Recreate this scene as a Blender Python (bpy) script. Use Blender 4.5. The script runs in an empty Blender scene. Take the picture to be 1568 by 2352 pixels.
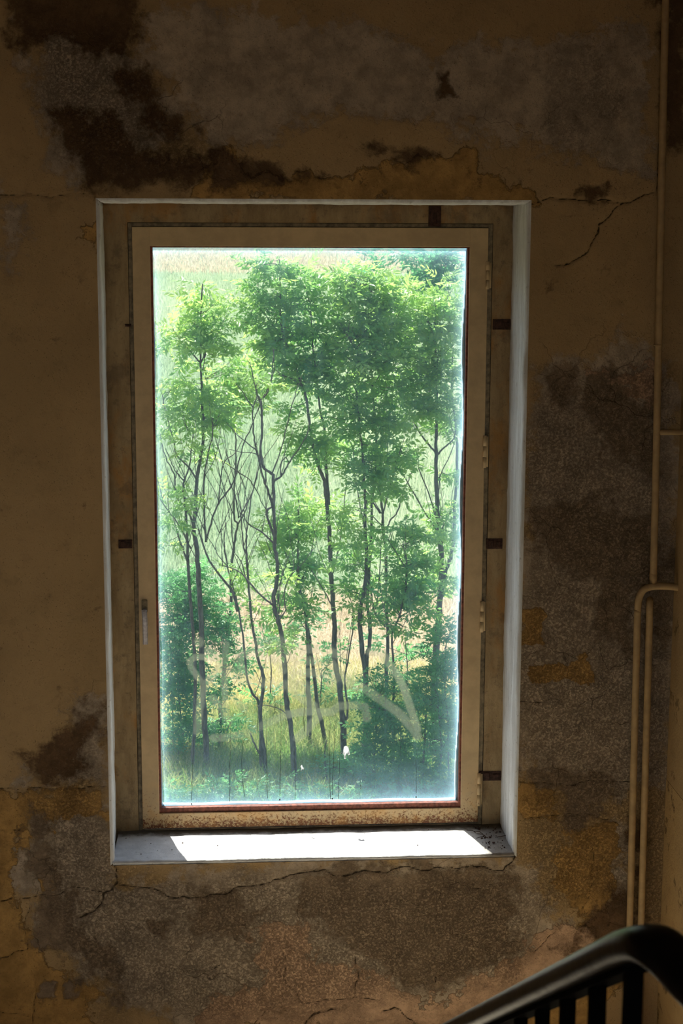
import bpy, math, random
import numpy as np
from mathutils import Vector, Matrix

# ------------------------------------------------------------------ camera
F, PITCH, YAW, ROLL = 3750.0, math.radians(9.85), math.radians(3.71), math.radians(.195)
EYE = Vector((0.0, -5.0, 3.1))
_f = Vector((math.sin(YAW)*math.cos(PITCH), math.cos(YAW)*math.cos(PITCH), -math.sin(PITCH)))
_r = Vector((math.cos(YAW), -math.sin(YAW), 0)); _u = _r.cross(_f)
RT = _r*math.cos(ROLL) + _u*math.sin(ROLL); UP = -_r*math.sin(ROLL) + _u*math.cos(ROLL); FW = _f
S = bpy.context.scene
C = S.collection
cam = bpy.data.cameras.new('camera'); co = bpy.data.objects.new('camera', cam); C.objects.link(co)
co.matrix_world = Matrix((( RT.x, UP.x, -FW.x, EYE.x), (RT.y, UP.y, -FW.y, EYE.y), (RT.z, UP.z, -FW.z, EYE.z), (0, 0, 0, 1)))
cam.sensor_fit = 'VERTICAL'; cam.sensor_height = 36.0; cam.lens = 36.0*F/2352; cam.clip_start = .05; cam.clip_end = 800
cam.dof.use_dof = True; cam.dof.focus_distance = 6.6; cam.dof.aperture_fstop = 15
S.camera = co
# ------------------------------------------------------------------ light
S.view_settings.view_transform = 'Standard'; S.view_settings.look = 'None'
S.view_settings.gamma = 1; S.view_settings.use_curve_mapping = False; S.view_settings.exposure = 0.0
W = bpy.data.worlds.new('world'); S.world = W; W.use_nodes = True
wn = W.node_tree; bg = wn.nodes['Background']
sky = wn.nodes.new('ShaderNodeTexSky'); sky.sky_type = 'NISHITA'; sky.sun_disc = False
sky.sun_elevation = math.radians(60); sky.sun_rotation = math.radians(-17); sky.dust_density = 2.0
wn.links.new(sky.outputs[0], bg.inputs[0]); bg.inputs[1].default_value = 0.26
sun = bpy.data.lights.new('sun', 'SUN'); sun.energy = 12.0; sun.angle = math.radians(.53); sun.color = (1, .965, .9)
so = bpy.data.objects.new('sun', sun); C.objects.link(so)
SUN_DIR = Vector((.30, -1.0, -1.85)).normalized()
so.rotation_euler = SUN_DIR.to_track_quat('-Z', 'Y').to_euler(); so.location = (-5, 17, 30)
# added fill lamp, set in an invented window opening behind the camera
al = bpy.data.lights.new('rear_fill', 'AREA'); al.shape = 'RECTANGLE'; al.size = 1.5; al.size_y = 1.9; al.energy = 9.5; al.color = (1, .96, .89)
ao = bpy.data.objects.new('rear_fill', al); C.objects.link(ao); ao.location = (.2, -6.98, 2.95); ao.rotation_euler = (math.radians(90), 0, 0)
# added fill lamp in an invented lower doorway, brightens the lower wall
bl = bpy.data.lights.new('lower_fill', 'AREA'); bl.shape = 'RECTANGLE'; bl.size = 1.2; bl.size_y = 2.0; bl.energy = 28; bl.color = (1, .96, .89)
bo = bpy.data.objects.new('lower_fill', bl); C.objects.link(bo); bo.location = (-.6, -6.98, -.45); bo.rotation_euler = (math.radians(90), 0, 0)
S.cycles.max_bounces = 5; S.cycles.diffuse_bounces = 3; S.cycles.glossy_bounces = 2; S.cycles.transmission_bounces = 3; S.cycles.transparent_max_bounces = 12
S.cycles.use_adaptive_sampling = True; S.cycles.adaptive_threshold = .07; S.cycles.adaptive_min_samples = 20
S.cycles.caustics_reflective = False; S.cycles.caustics_refractive = False

R = random.Random(7); NR = np.random.default_rng(11)
def px(x, y, Y):
    d = FW + RT*((x-784)/F) - UP*((y-1176)/F)
    return EYE + d*((Y-EYE.y)/d.y)
def ppx(P):                                            # numpy points -> pixels
    d = P - np.array(EYE)
    w = d @ np.array(FW)
    return 784 + F*(d @ np.array(RT))/w, 1176 - F*(d @ np.array(UP))/w
# ------------------------------------------------------------------ helpers
def mesh_obj(name, V, Fc, mat, parent=None, smooth=True, loc=None):
    me = bpy.data.meshes.new(name)
    me.from_pydata([tuple(v) for v in V], [], [tuple(f) for f in Fc]); me.validate(); me.update()
    if smooth: me.polygons.foreach_set('use_smooth', [True]*len(me.polygons))
    if mat: me.materials.append(mat)
    o = bpy.data.objects.new(name, me); C.objects.link(o)
    if parent: o.parent = parent; o.matrix_parent_inverse = Matrix.Translation(-Vector(parent.location))
    return o
def big_mesh(name, V, Fq, mat, parent=None, smooth=False, attrs=None):
    V = np.asarray(V, dtype=np.float32); Fq = np.asarray(Fq, dtype=np.int32); n, k = Fq.shape
    me = bpy.data.meshes.new(name)
    me.vertices.add(len(V)); me.vertices.foreach_set('co', V.ravel())
    me.loops.add(n*k); me.loops.foreach_set('vertex_index', Fq.ravel())
    me.polygons.add(n); me.polygons.foreach_set('loop_start', np.arange(0, n*k, k, dtype=np.int32))
    try: me.polygons.foreach_set('loop_total', np.full(n, k, dtype=np.int32))
    except Exception: pass
    me.polygons.foreach_set('use_smooth', np.full(n, smooth, dtype=bool))
    me.update(calc_edges=True)
    for an, (ty, data) in (attrs or {}).items():
        a = me.attributes.new(an, ty, 'POINT')
        a.data.foreach_set('color' if ty == 'FLOAT_COLOR' else 'value', np.asarray(data, dtype=np.float32).ravel())
    me.materials.append(mat)
    o = bpy.data.objects.new(name, me); C.objects.link(o)
    if parent: o.parent = parent; o.matrix_parent_inverse = Matrix.Translation(-Vector(parent.location))
    return o
def tag(o, label=None, cat=None, group=None, kind=None):
    if label: o['label'] = label
    if cat: o['category'] = cat
    if group: o['group'] = group
    if kind: o['kind'] = kind
    return o
def empty(name, loc, **k):
    o = bpy.data.objects.new(name, None); C.objects.link(o); o.location = loc; o.empty_display_size = .1
    return tag(o, **k)
class MB:
    def __init__(s): s.V = []; s.F = []
    def box(s, a, b, r=0.0):
        x0, y0, z0 = a; x1, y1, z1 = b; n = len(s.V)
        if r <= 0:
            s.V += [(x, y, z) for x in (x0, x1) for y in (y0, y1) for z in (z0, z1)]
            s.F += [(n+i for i in q) for q in ((0,1,3,2),(4,6,7,5),(0,4,5,1),(2,3,7,6),(0,2,6,4),(1,5,7,3))]
            s.F = [tuple(f) for f in s.F]; return s
        import bmesh
        bm = bmesh.new(); bmesh.ops.create_cube(bm, size=1)
        for v in bm.verts: v.co = Vector(((x0+x1)/2+v.co.x*(x1-x0), (y0+y1)/2+v.co.y*(y1-y0), (z0+z1)/2+v.co.z*(z1-z0)))
        bmesh.ops.bevel(bm, geom=bm.edges[:], offset=r, segments=2, affect='EDGES', profile=.5)
        bm.verts.ensure_lookup_table(); bm.verts.index_update()
        s.V += [tuple(v.co) for v in bm.verts]; s.F += [tuple(n+v.index for v in f.verts) for f in bm.faces]
        bm.free(); return s
    def tube(s, pts, rad, n=10, cap=True):
        pts = [Vector(p) for p in pts]; m = len(pts)
        if not hasattr(rad, '__len__'): rad = [rad]*m
        t0 = (pts[1]-pts[0]).normalized(); a = Vector((0, 1, 0)) if abs(t0.y) < .8 else Vector((1, 0, 0))
        nx = t0.cross(a).normalized(); base = len(s.V)
        for i, p in enumerate(pts):
            t = (pts[min(i+1, m-1)]-pts[max(i-1, 0)]).normalized()
            nx = (nx - t*nx.dot(t)).normalized(); ny = t.cross(nx)
            for k in range(n):
                q = 2*math.pi*k/n; s.V.append(tuple(p + (nx*math.cos(q)+ny*math.sin(q))*rad[i]))
        for i in range(m-1):
            for k in range(n):
                k2 = (k+1) % n
                s.F.append((base+i*n+k, base+i*n+k2, base+(i+1)*n+k2, base+(i+1)*n+k))
        if cap:
            s.F.append(tuple(base+k for k in range(n))[::-1]); s.F.append(tuple(base+(m-1)*n+k for k in range(n)))
        return s
    def sweep(s, pts, prof, up=Vector((0, 0, 1))):                 # closed profile [(side, up)]
        pts = [Vector(p) for p in pts]; m = len(pts); n = len(prof); base = len(s.V)
        for i, p in enumerate(pts):
            t = (pts[min(i+1, m-1)]-pts[max(i-1, 0)]).normalized()
            sd = t.cross(up).normalized(); u = sd.cross(t)
            for a, b in prof: s.V.append(tuple(p + sd*a + u*b))
        for i in range(m-1):
            for k in range(n):
                k2 = (k+1) % n
                s.F.append((base+i*n+k, base+i*n+k2, base+(i+1)*n+k2, base+(i+1)*n+k))
        s.F.append(tuple(base+k for k in range(n))[::-1]); s.F.append(tuple(base+(m-1)*n+k for k in range(n)))
        return s
    def build(s, name, mat, parent=None, smooth=False): return mesh_obj(name, s.V, s.F, mat, parent, smooth)
def spline(pts, k=5):
    pts = [Vector(p) for p in pts]; out = []
    P = [pts[0]*2-pts[1]] + pts + [pts[-1]*2-pts[-2]]
    for i in range(1, len(P)-2):
        for j in range(k):
            t = j/k; a, b, c, d = P[i-1], P[i], P[i+1], P[i+2]
            out.append(.5*((2*b)+(c-a)*t+(2*a-5*b+4*c-d)*t*t+(3*b-a-3*c+d)*t**3))
    return out+[pts[-1]]
# numpy value noise
def vnoise(x, y, sc, seed):
    g = np.random.default_rng(seed).random((256, 256))
    x = x*sc; y = y*sc; xi = np.floor(x).astype(int); yi = np.floor(y).astype(int); fx = x-xi; fy = y-yi
    fx = fx*fx*(3-2*fx); fy = fy*fy*(3-2*fy)
    a = g[xi % 256, yi % 256]; b = g[(xi+1) % 256, yi % 256]; c = g[xi % 256, (yi+1) % 256]; d = g[(xi+1) % 256, (yi+1) % 256]
    return (a*(1-fx)+b*fx)*(1-fy)+(c*(1-fx)+d*fx)*fy - .5
def fbm(x, y, sc, seed, o=4):
    r = 0; a = 1
    for i in range(o): r = r+a*vnoise(x, y, sc*2**i, seed+i); a *= .5
    return r
def poly_sd(X, Y, poly):                               # signed distance, + inside
    d = np.full(X.shape, 1e9); ins = np.zeros(X.shape, bool); n = len(poly)
    for i in range(n):
        x0, y0 = poly[i]; x1, y1 = poly[(i+1) % n]; ex, ey = x1-x0, y1-y0
        t = np.clip(((X-x0)*ex+(Y-y0)*ey)/max(ex*ex+ey*ey, 1e-9), 0, 1)
        d = np.minimum(d, np.hypot(X-x0-t*ex, Y-y0-t*ey))
        if y0 != y1: ins ^= ((y0 > Y) != (y1 > Y)) & (X < (x1-x0)*(Y-y0)/(y1-y0)+x0)
    return np.where(ins, d, -d)
def line_d(X, Y, pl):
    d = np.full(X.shape, 1e9)
    for (x0, y0), (x1, y1) in zip(pl[:-1], pl[1:]):
        ex, ey = x1-x0, y1-y0
        t = np.clip(((X-x0)*ex+(Y-y0)*ey)/max(ex*ex+ey*ey, 1e-9), 0, 1)
        d = np.minimum(d, np.hypot(X-x0-t*ex, Y-y0-t*ey))
    return d
# ------------------------------------------------------------------ materials
class NT:
    def __init__(s, name):
        s.m = bpy.data.materials.new(name); s.m.use_nodes = True; s.t = s.m.node_tree
        s.b = s.t.nodes['Principled BSDF']; s.out = s.t.nodes['Material Output']
        s.tc = s.t.nodes.new('ShaderNodeTexCoord')
    def n(s, ty, **k):
        q = s.t.nodes.new(ty)
        for a, v in k.items(): setattr(q, a, v)
        return q
    def l(s, a, b): s.t.links.new(a, b)
    def inp(s, sock, v):
        if isinstance(v, bpy.types.NodeSocket): s.l(v, sock)
        else: sock.default_value = v
    def noise(s, sc, det=6, rough=.6, off=(0, 0, 0), stretch=(1, 1, 1), dist=0):
        mp = s.n('ShaderNodeMapping'); mp.inputs[1].default_value = off; mp.inputs[3].default_value = stretch
        s.l(s.tc.outputs['Object'], mp.inputs[0]); q = s.n('ShaderNodeTexNoise')
        q.inputs['Scale'].default_value = sc; q.inputs['Detail'].default_value = det; q.inputs['Roughness'].default_value = rough
        q.inputs['Distortion'].default_value = dist
        s.l(mp.outputs[0], q.inputs[0]); return q.outputs[0]
    def math(s, op, a, b=0.0, c=None, clamp=False):
        q = s.n('ShaderNodeMath', operation=op); q.use_clamp = clamp
        s.inp(q.inputs[0], a); s.inp(q.inputs[1], b)
        if c is not None: s.inp(q.inputs[2], c)
        return q.outputs[0]
    def ramp(s, v, lo, hi, a=0.0, b=1.0):
        q = s.n('ShaderNodeMapRange', interpolation_type='SMOOTHSTEP'); s.inp(q.inputs[0], v)
        q.inputs[1].default_value = lo; q.inputs[2].default_value = hi; q.inputs[3].default_value = a; q.inputs[4].default_value = b
        return q.outputs[0]
    def mix(s, f, a, b, mode='MIX'):
        q = s.n('ShaderNodeMix', data_type='RGBA', blend_type=mode); s.inp(q.inputs[0], f)
        for k, v in ((6, a), (7, b)):
            if isinstance(v, tuple) and len(v) == 3: v = (*v, 1)
            s.inp(q.inputs[k], v)
        return q.outputs[2]
    def bump(s, h, st=.5, d=.01):
        q = s.n('ShaderNodeBump'); q.inputs[0].default_value = st; q.inputs[1].default_value = d; s.l(h, q.inputs['Height'])
        s.l(q.outputs[0], s.b.inputs['Normal'])
    def fin(s, col, rough=.9, metal=0.0, spec=.2):
        s.inp(s.b.inputs['Base Color'], col if not isinstance(col, tuple) else (*col, 1)); s.inp(s.b.inputs['Roughness'], rough)
        s.inp(s.b.inputs['Metallic'], metal); s.b.inputs['Specular IOR Level'].default_value = spec
        return s.m
BEIGE = (.44, .30, .145); DARK = (.155, .092, .046); OCHRE = (.52, .31, .105); GREY = (.50, .395, .28); PINK = (.58, .38, .24)
def wall_mat(name, masks=True, base=BEIGE, patch=.35):
    t = NT(name)
    big = t.noise(2.3, 5, .6, (3, 1, 7)); mid = t.noise(14, 8, .68, (1, 5, 2)); fine = t.noise(120, 4, .7); spk = t.noise(260, 2, .6, (9, 2, 2))
    col = t.mix(t.ramp(big, .35, .65), base, tuple(c*1.16 for c in base))
    col = t.mix(t.math('MULTIPLY', t.ramp(mid, .52, .70), .35), col, tuple(c*.62 for c in base))
    h = t.math('MULTIPLY', mid, .35)
    if masks:
        for an, chans in (('CA', (GREY, PINK, OCHRE)), ('CB', (DARK, None, None))):
            at = t.n('ShaderNodeAttribute', attribute_name=an); sp = t.n('ShaderNodeSeparateColor'); t.l(at.outputs['Color'], sp.inputs[0])
            if an == 'CA':
                a1 = at; s1 = sp
            else: s2 = sp; a2 = at
        def lay(col, h, m, colr, sc, off, amp, dh, soft=.05):
            nz = t.noise(sc, 9, .7, off)
            v = t.math('ADD', m, t.math('MULTIPLY', t.math('SUBTRACT', nz, .5), amp))
            f = t.ramp(v, .5-soft, .5+soft)
            var = t.noise(sc*1.7, 6, .7, (off[1], off[0], 4))
            cc = t.mix(t.ramp(var, .3, .72), tuple(c*.72 for c in colr), tuple(c*1.22 for c in colr))
            cc = t.mix(t.math('MULTIPLY', t.ramp(t.noise(34, 7, .75, off), .5, .66), .32), cc, tuple(c*.45 for c in colr))
            return t.mix(f, col, cc), t.math('ADD', h, t.math('MULTIPLY', f, dh))
        col, h = lay(col, h, s1.outputs[0], GREY, 9, (2, 0, 3), 2.6, -.25, .16)
        col, h = lay(col, h, s1.outputs[1], PINK, 13, (7, 0, 1), 2.3, .45, .05)
        col, h = lay(col, h, s1.outputs[2], OCHRE, 8, (4, 0, 9), 1.9, .6, .045)
        col, h = lay(col, h, s2.outputs[0], DARK, 10, (1, 0, 5), 2.6, -.4, .24)
        wk = t.n('ShaderNodeAttribute', attribute_name='weak')
        col, h = lay(col, h, wk.outputs['Fac'], (.31, .225, .145), 16, (6, 0, 5), 2.2, -.4, .15)
        # mottled rough mould where s2[1]
        mo = t.math('MULTIPLY', t.ramp(t.noise(120, 9, .82, (5, 5, 5)), .46, .60), t.ramp(t.math('ADD', s2.outputs[1], t.math('MULTIPLY', t.math('SUBTRACT', big, .5), 1.2)), .3, .8))
        col = t.mix(t.math('MULTIPLY', mo, .46), col, (.10, .062, .036))
        h = t.math('SUBTRACT', h, t.math('MULTIPLY', mo, .25))
        gr = t.math('MULTIPLY', t.ramp(t.noise(95, 8, .85, (15, 5, 5)), .55, .66), s2.outputs[1])
        col = t.mix(t.math('MULTIPLY', gr, .42), col, (.50, .42, .32))
        cr = t.math('ADD', s2.outputs[2], t.math('MULTIPLY', t.math('SUBTRACT', t.noise(75, 4, .7, (2, 2, 8)), .5), .5))
        f = t.ramp(cr, .72, .92)
        col = t.mix(t.math('MULTIPLY', f, .85), col, (.02, .013, .008)); h = t.math('SUBTRACT', h, t.math('MULTIPLY', f, 1.0))
        col = t.mix(t.math('MULTIPLY', t.ramp(s2.outputs[2], .2, .8), .22), col, (.09, .06, .03))
    else:
        nz = t.noise(6, 9, .7, (2, 0, 3)); f = t.ramp(nz, .62-patch*.3, .68-patch*.3)
        col = t.mix(f, col, tuple(c*.55 for c in base)); h = t.math('SUBTRACT', h, t.math('MULTIPLY', f, .3))
    if masks:
        vo = t.n('ShaderNodeTexVoronoi', feature='DISTANCE_TO_EDGE'); vo.inputs['Scale'].default_value = 5.5
        va = t.n('ShaderNodeVectorMath', operation='ADD'); sc_ = t.n('ShaderNodeVectorMath', operation='SCALE'); nq = t.n('ShaderNodeTexNoise'); nq.inputs['Scale'].default_value = 7; nq.inputs['Detail'].default_value = 6
        t.l(t.tc.outputs['Object'], nq.inputs[0]); t.l(nq.outputs['Color'], sc_.inputs[0]); sc_.inputs[3].default_value = .22; t.l(t.tc.outputs['Object'], va.inputs[0]); t.l(sc_.outputs[0], va.inputs[1]); t.l(va.outputs[0], vo.inputs['Vector'])
        vf = t.math('MULTIPLY', t.ramp(vo.outputs['Distance'], .0, .016, 1, 0), t.math('MULTIPLY', t.ramp(t.noise(3.5, 4, .6, (3, 3, 3)), .48, .6), s2.outputs[1]))
        col = t.mix(t.math('MULTIPLY', vf, .6), col, (.07, .045, .025)); h = t.math('SUBTRACT', h, t.math('MULTIPLY', vf, .5))
    pit = t.ramp(spk, .66, .72)
    col = t.mix(t.math('MULTIPLY', pit, .5), col, (.03, .02, .012))
    h = t.math('ADD', h, t.math('MULTIPLY', fine, .22)); h = t.math('SUBTRACT', h, t.math('MULTIPLY', pit, .25))
    t.bump(h, .8, .012)
    return t.fin(col, .93, spec=.12)
def plain_mat(name, col, rough=.6, var=.25, sc=20, metal=0.0, spec=.3, bump=.15):
    t = NT(name); nz = t.noise(sc, 6, .65); c = t.mix(t.ramp(nz, .3, .7), tuple(x*(1-var) for x in col), tuple(min(1, x*(1+var)) for x in col))
    if bump: t.bump(nz, bump, .003)
    return t.fin(c, rough, metal, spec)
M = {}
M['wall'] = wall_mat('peeling_plaster')
M['side'] = wall_mat('side_plaster', masks=False, patch=.1)
M['room'] = wall_mat('room_plaster', masks=False, base=(.42, .29, .16), patch=.1)
def band_mat():
    t = NT('stained_band_plaster'); st = t.noise(16, 8, .7, stretch=(1, 1, .3)); o = t.noise(7, 6, .65, (4, 1, 2), (1, 1, .5)); g = t.noise(40, 8, .75, (1, 2, 3)); b = t.noise(9, 8, .7, (8, 2, 1))
    c = t.mix(t.ramp(st, .3, .7), (.27, .18, .09), (.45, .32, .17)); c = t.mix(t.ramp(o, .50, .66, 0, .75), c, (.40, .20, .06))
    c = t.mix(t.ramp(b, .54, .66, 0, .6), c, (.17, .12, .07)); c = t.mix(t.ramp(g, .54, .7, 0, .5), c, (.10, .07, .045))
    t.bump(t.math('ADD', g, st), .7, .006); return t.fin(c, .93, spec=.12)
M['band'] = band_mat()
def reveal_mat():
    t = NT('whitewashed_reveal'); st = t.noise(30, 7, .7, (0, 0, 0), (1, 1, .12)); nz = t.noise(60, 7, .7)
    c = t.mix(t.ramp(st, .35, .7), (.60, .575, .53), (.82, .81, .78)); c = t.mix(t.math('MULTIPLY', t.ramp(nz, .58, .7), .5), c, (.22, .17, .11))
    t.bump(nz, .5, .006); return t.fin(c, .9, spec=.15)
M['reveal'] = reveal_mat()
def sill_mat():
    t = NT('white_sill_mortar'); nz = t.noise(24, 8, .7); sp = t.noise(170, 3, .6); x = t.n('ShaderNodeSeparateXYZ'); t.l(t.tc.outputs['Object'], x.inputs[0])
    c = t.mix(t.ramp(nz, .35, .7), (.66, .66, .65), (.80, .80, .79))
    dirt = t.math('MULTIPLY', t.ramp(t.math('ADD', x.outputs[0], t.math('MULTIPLY', nz, .12)), .80, .90), .8)
    back = t.ramp(t.math('ADD', x.outputs[1], t.math('MULTIPLY', nz, .07)), .235, .275)  # darker brown band along the back edge
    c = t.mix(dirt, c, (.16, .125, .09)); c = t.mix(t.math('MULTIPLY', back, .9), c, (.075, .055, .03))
    c = t.mix(t.ramp(sp, .68, .73), c, (.05, .04, .03))
    t.bump(t.math('ADD', nz, t.math('MULTIPLY', sp, .3)), .7, .006); return t.fin(c, .9, spec=.15)
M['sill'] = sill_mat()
def frame_mat(name='cream_frame_paint', rust=True, base=(.56, .39, .20)):
    t = NT(name); nz = t.noise(18, 6, .65); sp = t.noise(150, 5, .75); x = t.n('ShaderNodeSeparateXYZ'); t.l(t.tc.outputs['Object'], x.inputs[0])
    c = t.mix(t.ramp(nz, .3, .7), tuple(v*.88 for v in base), tuple(v*1.1 for v in base))
    zone = t.ramp(t.math('ADD', x.outputs[2], t.math('MULTIPLY', t.math('SUBTRACT', t.noise(7, 5, .6), .5), .25)), 1.15, 1.34, 1.0, .0)
    low = t.ramp(x.outputs[2], 1.115, 1.165, 1.0, .0)
    f = t.ramp(t.math('ADD', sp, t.math('ADD', t.math('MULTIPLY', zone, .13), t.math('MULTIPLY', low, .13))), .70, .76)
    c = t.mix(f, c, (.17, .055, .018)); c = t.mix(t.math('MULTIPLY', zone, t.ramp(nz, .4, .7, 0, .55)), c, (.52, .25, .06))
    t.bump(t.math('SUBTRACT', t.math('MULTIPLY', nz, .2), f), .5, .003); return t.fin(c, .55, spec=.35)
M['frame'] = frame_mat()
M['outer'] = plain_mat('dull_steel_frame', (.20, .15, .085), .6, .45, 45)
M['rust'] = plain_mat('rusted_iron', (.055, .024, .014), .8, .6, 90, bump=.6)
M['bead'] = plain_mat('red_brown_bead', (.20, .062, .035), .6, .5, 70)
M['putty'] = plain_mat('white_putty', (.75, .72, .66), .8, .1, 60)
M['gap'] = plain_mat('gap_dark', (.03, .022, .014), .9, .4, 60)  # near-black brown for the ring in the frame joint
M['lever'] = plain_mat('worn_aluminium', (.40, .36, .34), .42, .2, 120, .6, .5)
M['pipe'] = plain_mat('cream_pipe_paint', (.48, .33, .16), .6, .14, 25)
M['rail'] = plain_mat('black_handrail', (.005, .0045, .004), .3, .3, 30, bump=.35, spec=.07)
M['bar'] = plain_mat('black_steel_bar', (.003, .003, .003), .85, .3, 30, spec=.02)
M['stair'] = plain_mat('worn_concrete', (.80, .70, .55), .9, .2, 8)
M['earth'] = plain_mat('dry_earth', (.10, .085, .035), .95, .4, 3, bump=.5)
M['fieldsoil'] = plain_mat('young_wheat_ground', (.15, .21, .11), .95, .25, .8, bump=.3)
def bark():
    t = NT('grey_bark'); nz = t.noise(30, 6, .7, stretch=(1, 1, .25)); c = t.mix(t.ramp(nz, .3, .7), (.07, .055, .042), (.19, .165, .13))
    t.bump(nz, .6, .01); return t.fin(c, .9)
M['bark'] = bark()
def leaf_mat(name, a, b, gl=.35):
    t = NT(name); at = t.n('ShaderNodeAttribute', attribute_name='tone'); c = t.mix(at.outputs['Fac'], a, b)
    cv = t.n('ShaderNodeHueSaturation'); t.l(c, cv.inputs['Color']); cv.inputs['Value'].default_value = 1.5; cv.inputs['Hue'].default_value = .492
    t.fin(c, .47, spec=gl)
    tr = t.n('ShaderNodeBsdfTranslucent'); t.l(cv.outputs[0], tr.inputs[0])
    mx = t.n('ShaderNodeMixShader'); mx.inputs[0].default_value = .58
    t.l(t.b.outputs[0], mx.inputs[1]); t.l(tr.outputs[0], mx.inputs[2]); t.l(mx.outputs[0], t.out.inputs[0]); return t.m
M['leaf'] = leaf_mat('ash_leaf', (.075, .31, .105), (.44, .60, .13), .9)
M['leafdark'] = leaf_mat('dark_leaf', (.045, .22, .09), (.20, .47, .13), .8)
M['wheat'] = leaf_mat('wheat_blade', (.20, .29, .17), (.40, .45, .29), .1)
M['tan'] = leaf_mat('straw_blade', (.33, .27, .16), (.66, .58, .42), .1)
M['ripe'] = leaf_mat('ripe_blade', (.34, .29, .19), (.47, .40, .28), .1)
M['gold'] = leaf_mat('yellow_grass_blade', (.10, .19, .05), (.54, .48, .19), .1)
M['weed'] = leaf_mat('weed_blade', (.06, .17, .04), (.24, .38, .07), .2)
# glass with dust that is thicker along the edges
XG0, XG1, ZG0, ZG1 = -.262, .742, 3.1-1.919, 3.1-.066
def glass_mat():
    t = NT('dusty_glass'); x = t.n('ShaderNodeSeparateXYZ'); t.l(t.tc.outputs['Object'], x.inputs[0])
    X, Z = x.outputs[0], x.outputs[2]
    def ed(v, a, sgn, amp, w):
        d = t.math('MAXIMUM', t.math('MULTIPLY', t.math('SUBTRACT', v, a), sgn), 0.0)
        return t.math('MULTIPLY', t.math('POWER', 2.718, t.math('MULTIPLY', d, -1/w)), amp)
    parts = [ed(X, XG0, 1, .26, .006), ed(X, XG0, 1, .10, .022), ed(X, XG1, -1, .27, .008), ed(X, XG1, -1, .12, .028),
             ed(Z, ZG1, -1, .26, .007), ed(Z, ZG1, -1, .09, .04), ed(Z, ZG0, 1, .12, .008), ed(Z, ZG0, 1, .12, .06)]
    f = parts[0]
    for p in parts[1:]: f = t.math('ADD', f, p)
    nz = t.noise(9, 7, .7); st = t.noise(40, 5, .6, stretch=(1, 1, .06)); sp = t.noise(300, 2, .5)
    f = t.math('MULTIPLY', f, t.ramp(nz, .25, .75, .75, 1.25))
    f = t.math('ADD', f, t.ramp(nz, .3, .8, .009, .018)); f = t.math('ADD', f, t.ramp(st, .5, .8, 0, .01))
    f = t.math('ADD', f, t.ramp(sp, .72, .76, 0, .06)); f = t.math('MINIMUM', f, .9)
    tp = t.n('ShaderNodeBsdfTransparent'); tp.inputs[0].default_value = (.97, .985, .97, 1)
    du = t.n('ShaderNodeBsdfTranslucent'); du.inputs[0].default_value = (.46, .72, .90, 1)
    mx = t.n('ShaderNodeMixShader'); t.l(f, mx.inputs[0]); t.l(tp.outputs[0], mx.inputs[1]); t.l(du.outputs[0], mx.inputs[2])
    gl = t.n('ShaderNodeBsdfGlossy'); gl.inputs['Roughness'].default_value = .02
    m2 = t.n('ShaderNodeMixShader'); m2.inputs[0].default_value = .0; t.l(mx.outputs[0], m2.inputs[1]); t.l(gl.outputs[0], m2.inputs[2])
    t.l(m2.outputs[0], t.out.inputs[0]); return t.m
M['glass'] = glass_mat()
def film_mat(name, col, fac, attr=None):
    t = NT(name); tp = t.n('ShaderNodeBsdfTransparent'); du = t.n('ShaderNodeBsdfTranslucent'); du.inputs[0].default_value = (*col, 1)
    mx = t.n('ShaderNodeMixShader')
    if attr:
        at = t.n('ShaderNodeAttribute', attribute_name=attr); t.l(t.math('MULTIPLY', t.math('MULTIPLY', at.outputs['Fac'], t.ramp(t.noise(8, 6, .6, stretch=(1, 1, .4)), .3, .75, .5, 1.3)), fac), mx.inputs[0])
    else: mx.inputs[0].default_value = fac
    t.l(tp.outputs[0], mx.inputs[1]); t.l(du.outputs[0], mx.inputs[2]); t.l(mx.outputs[0], t.out.inputs[0]); return t.m
M['scrawl'] = film_mat('pale_scrawl', (.15, .17, .12), .52, 'ink')
M['drip'] = plain_mat('dark_drip', (.02, .025, .02), .6, .2)
M['guano'] = plain_mat('white_dropping', (.85, .85, .82), .8, .05)
_g = M['guano'].node_tree; _tr = _g.nodes.new('ShaderNodeBsdfTranslucent'); _tr.inputs[0].default_value = (.9, .9, .88, 1)
_mx = _g.nodes.new('ShaderNodeMixShader'); _g.links.new(_g.nodes['Principled BSDF'].outputs[0], _mx.inputs[1]); _g.links.new(_tr.outputs[0], _mx.inputs[2])
_g.links.new(_mx.outputs[0], _g.nodes['Material Output'].inputs[0])

# ------------------------------------------------------------------ window wall
OX0, OX1, OZ0, OZ1 = -.402, .887, 1.097, 3.175      # opening in the wall
XR, XL, YF, ZC = 1.385, -1.5, -7.0, 4.7
def axis(lo, a, b, hi, st, marks):
    v = list(np.arange(a, b, st)) + [b] + list(np.linspace(lo, a, 12)[:-1]) + list(np.linspace(b, hi, 12)[1:])
    v = np.array(sorted(v))
    for m in marks: v[np.argmin(abs(v-m))] = m
    return np.unique(v.round(6))
RC = .012                                            # rounded arris
ax = axis(XL, -.84, XR-.001, XR, .005, (OX0-RC, OX1+RC)); az = axis(-.02, .42, 3.85, ZC, .005, (OZ0-RC, OZ1+RC))
GX, GZ = np.meshgrid(ax, az, indexing='ij'); nx_, nz_ = GX.shape
P0 = np.stack([GX.ravel(), np.zeros(GX.size), GZ.ravel()], 1); U_, V_ = ppx(P0)
wx = fbm(P0[:, 0], P0[:, 2], 9, 3)*26; wy = fbm(P0[:, 0], P0[:, 2], 9, 33)*26      # edges wander
UU, VV = U_+wx, V_+wy
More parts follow.
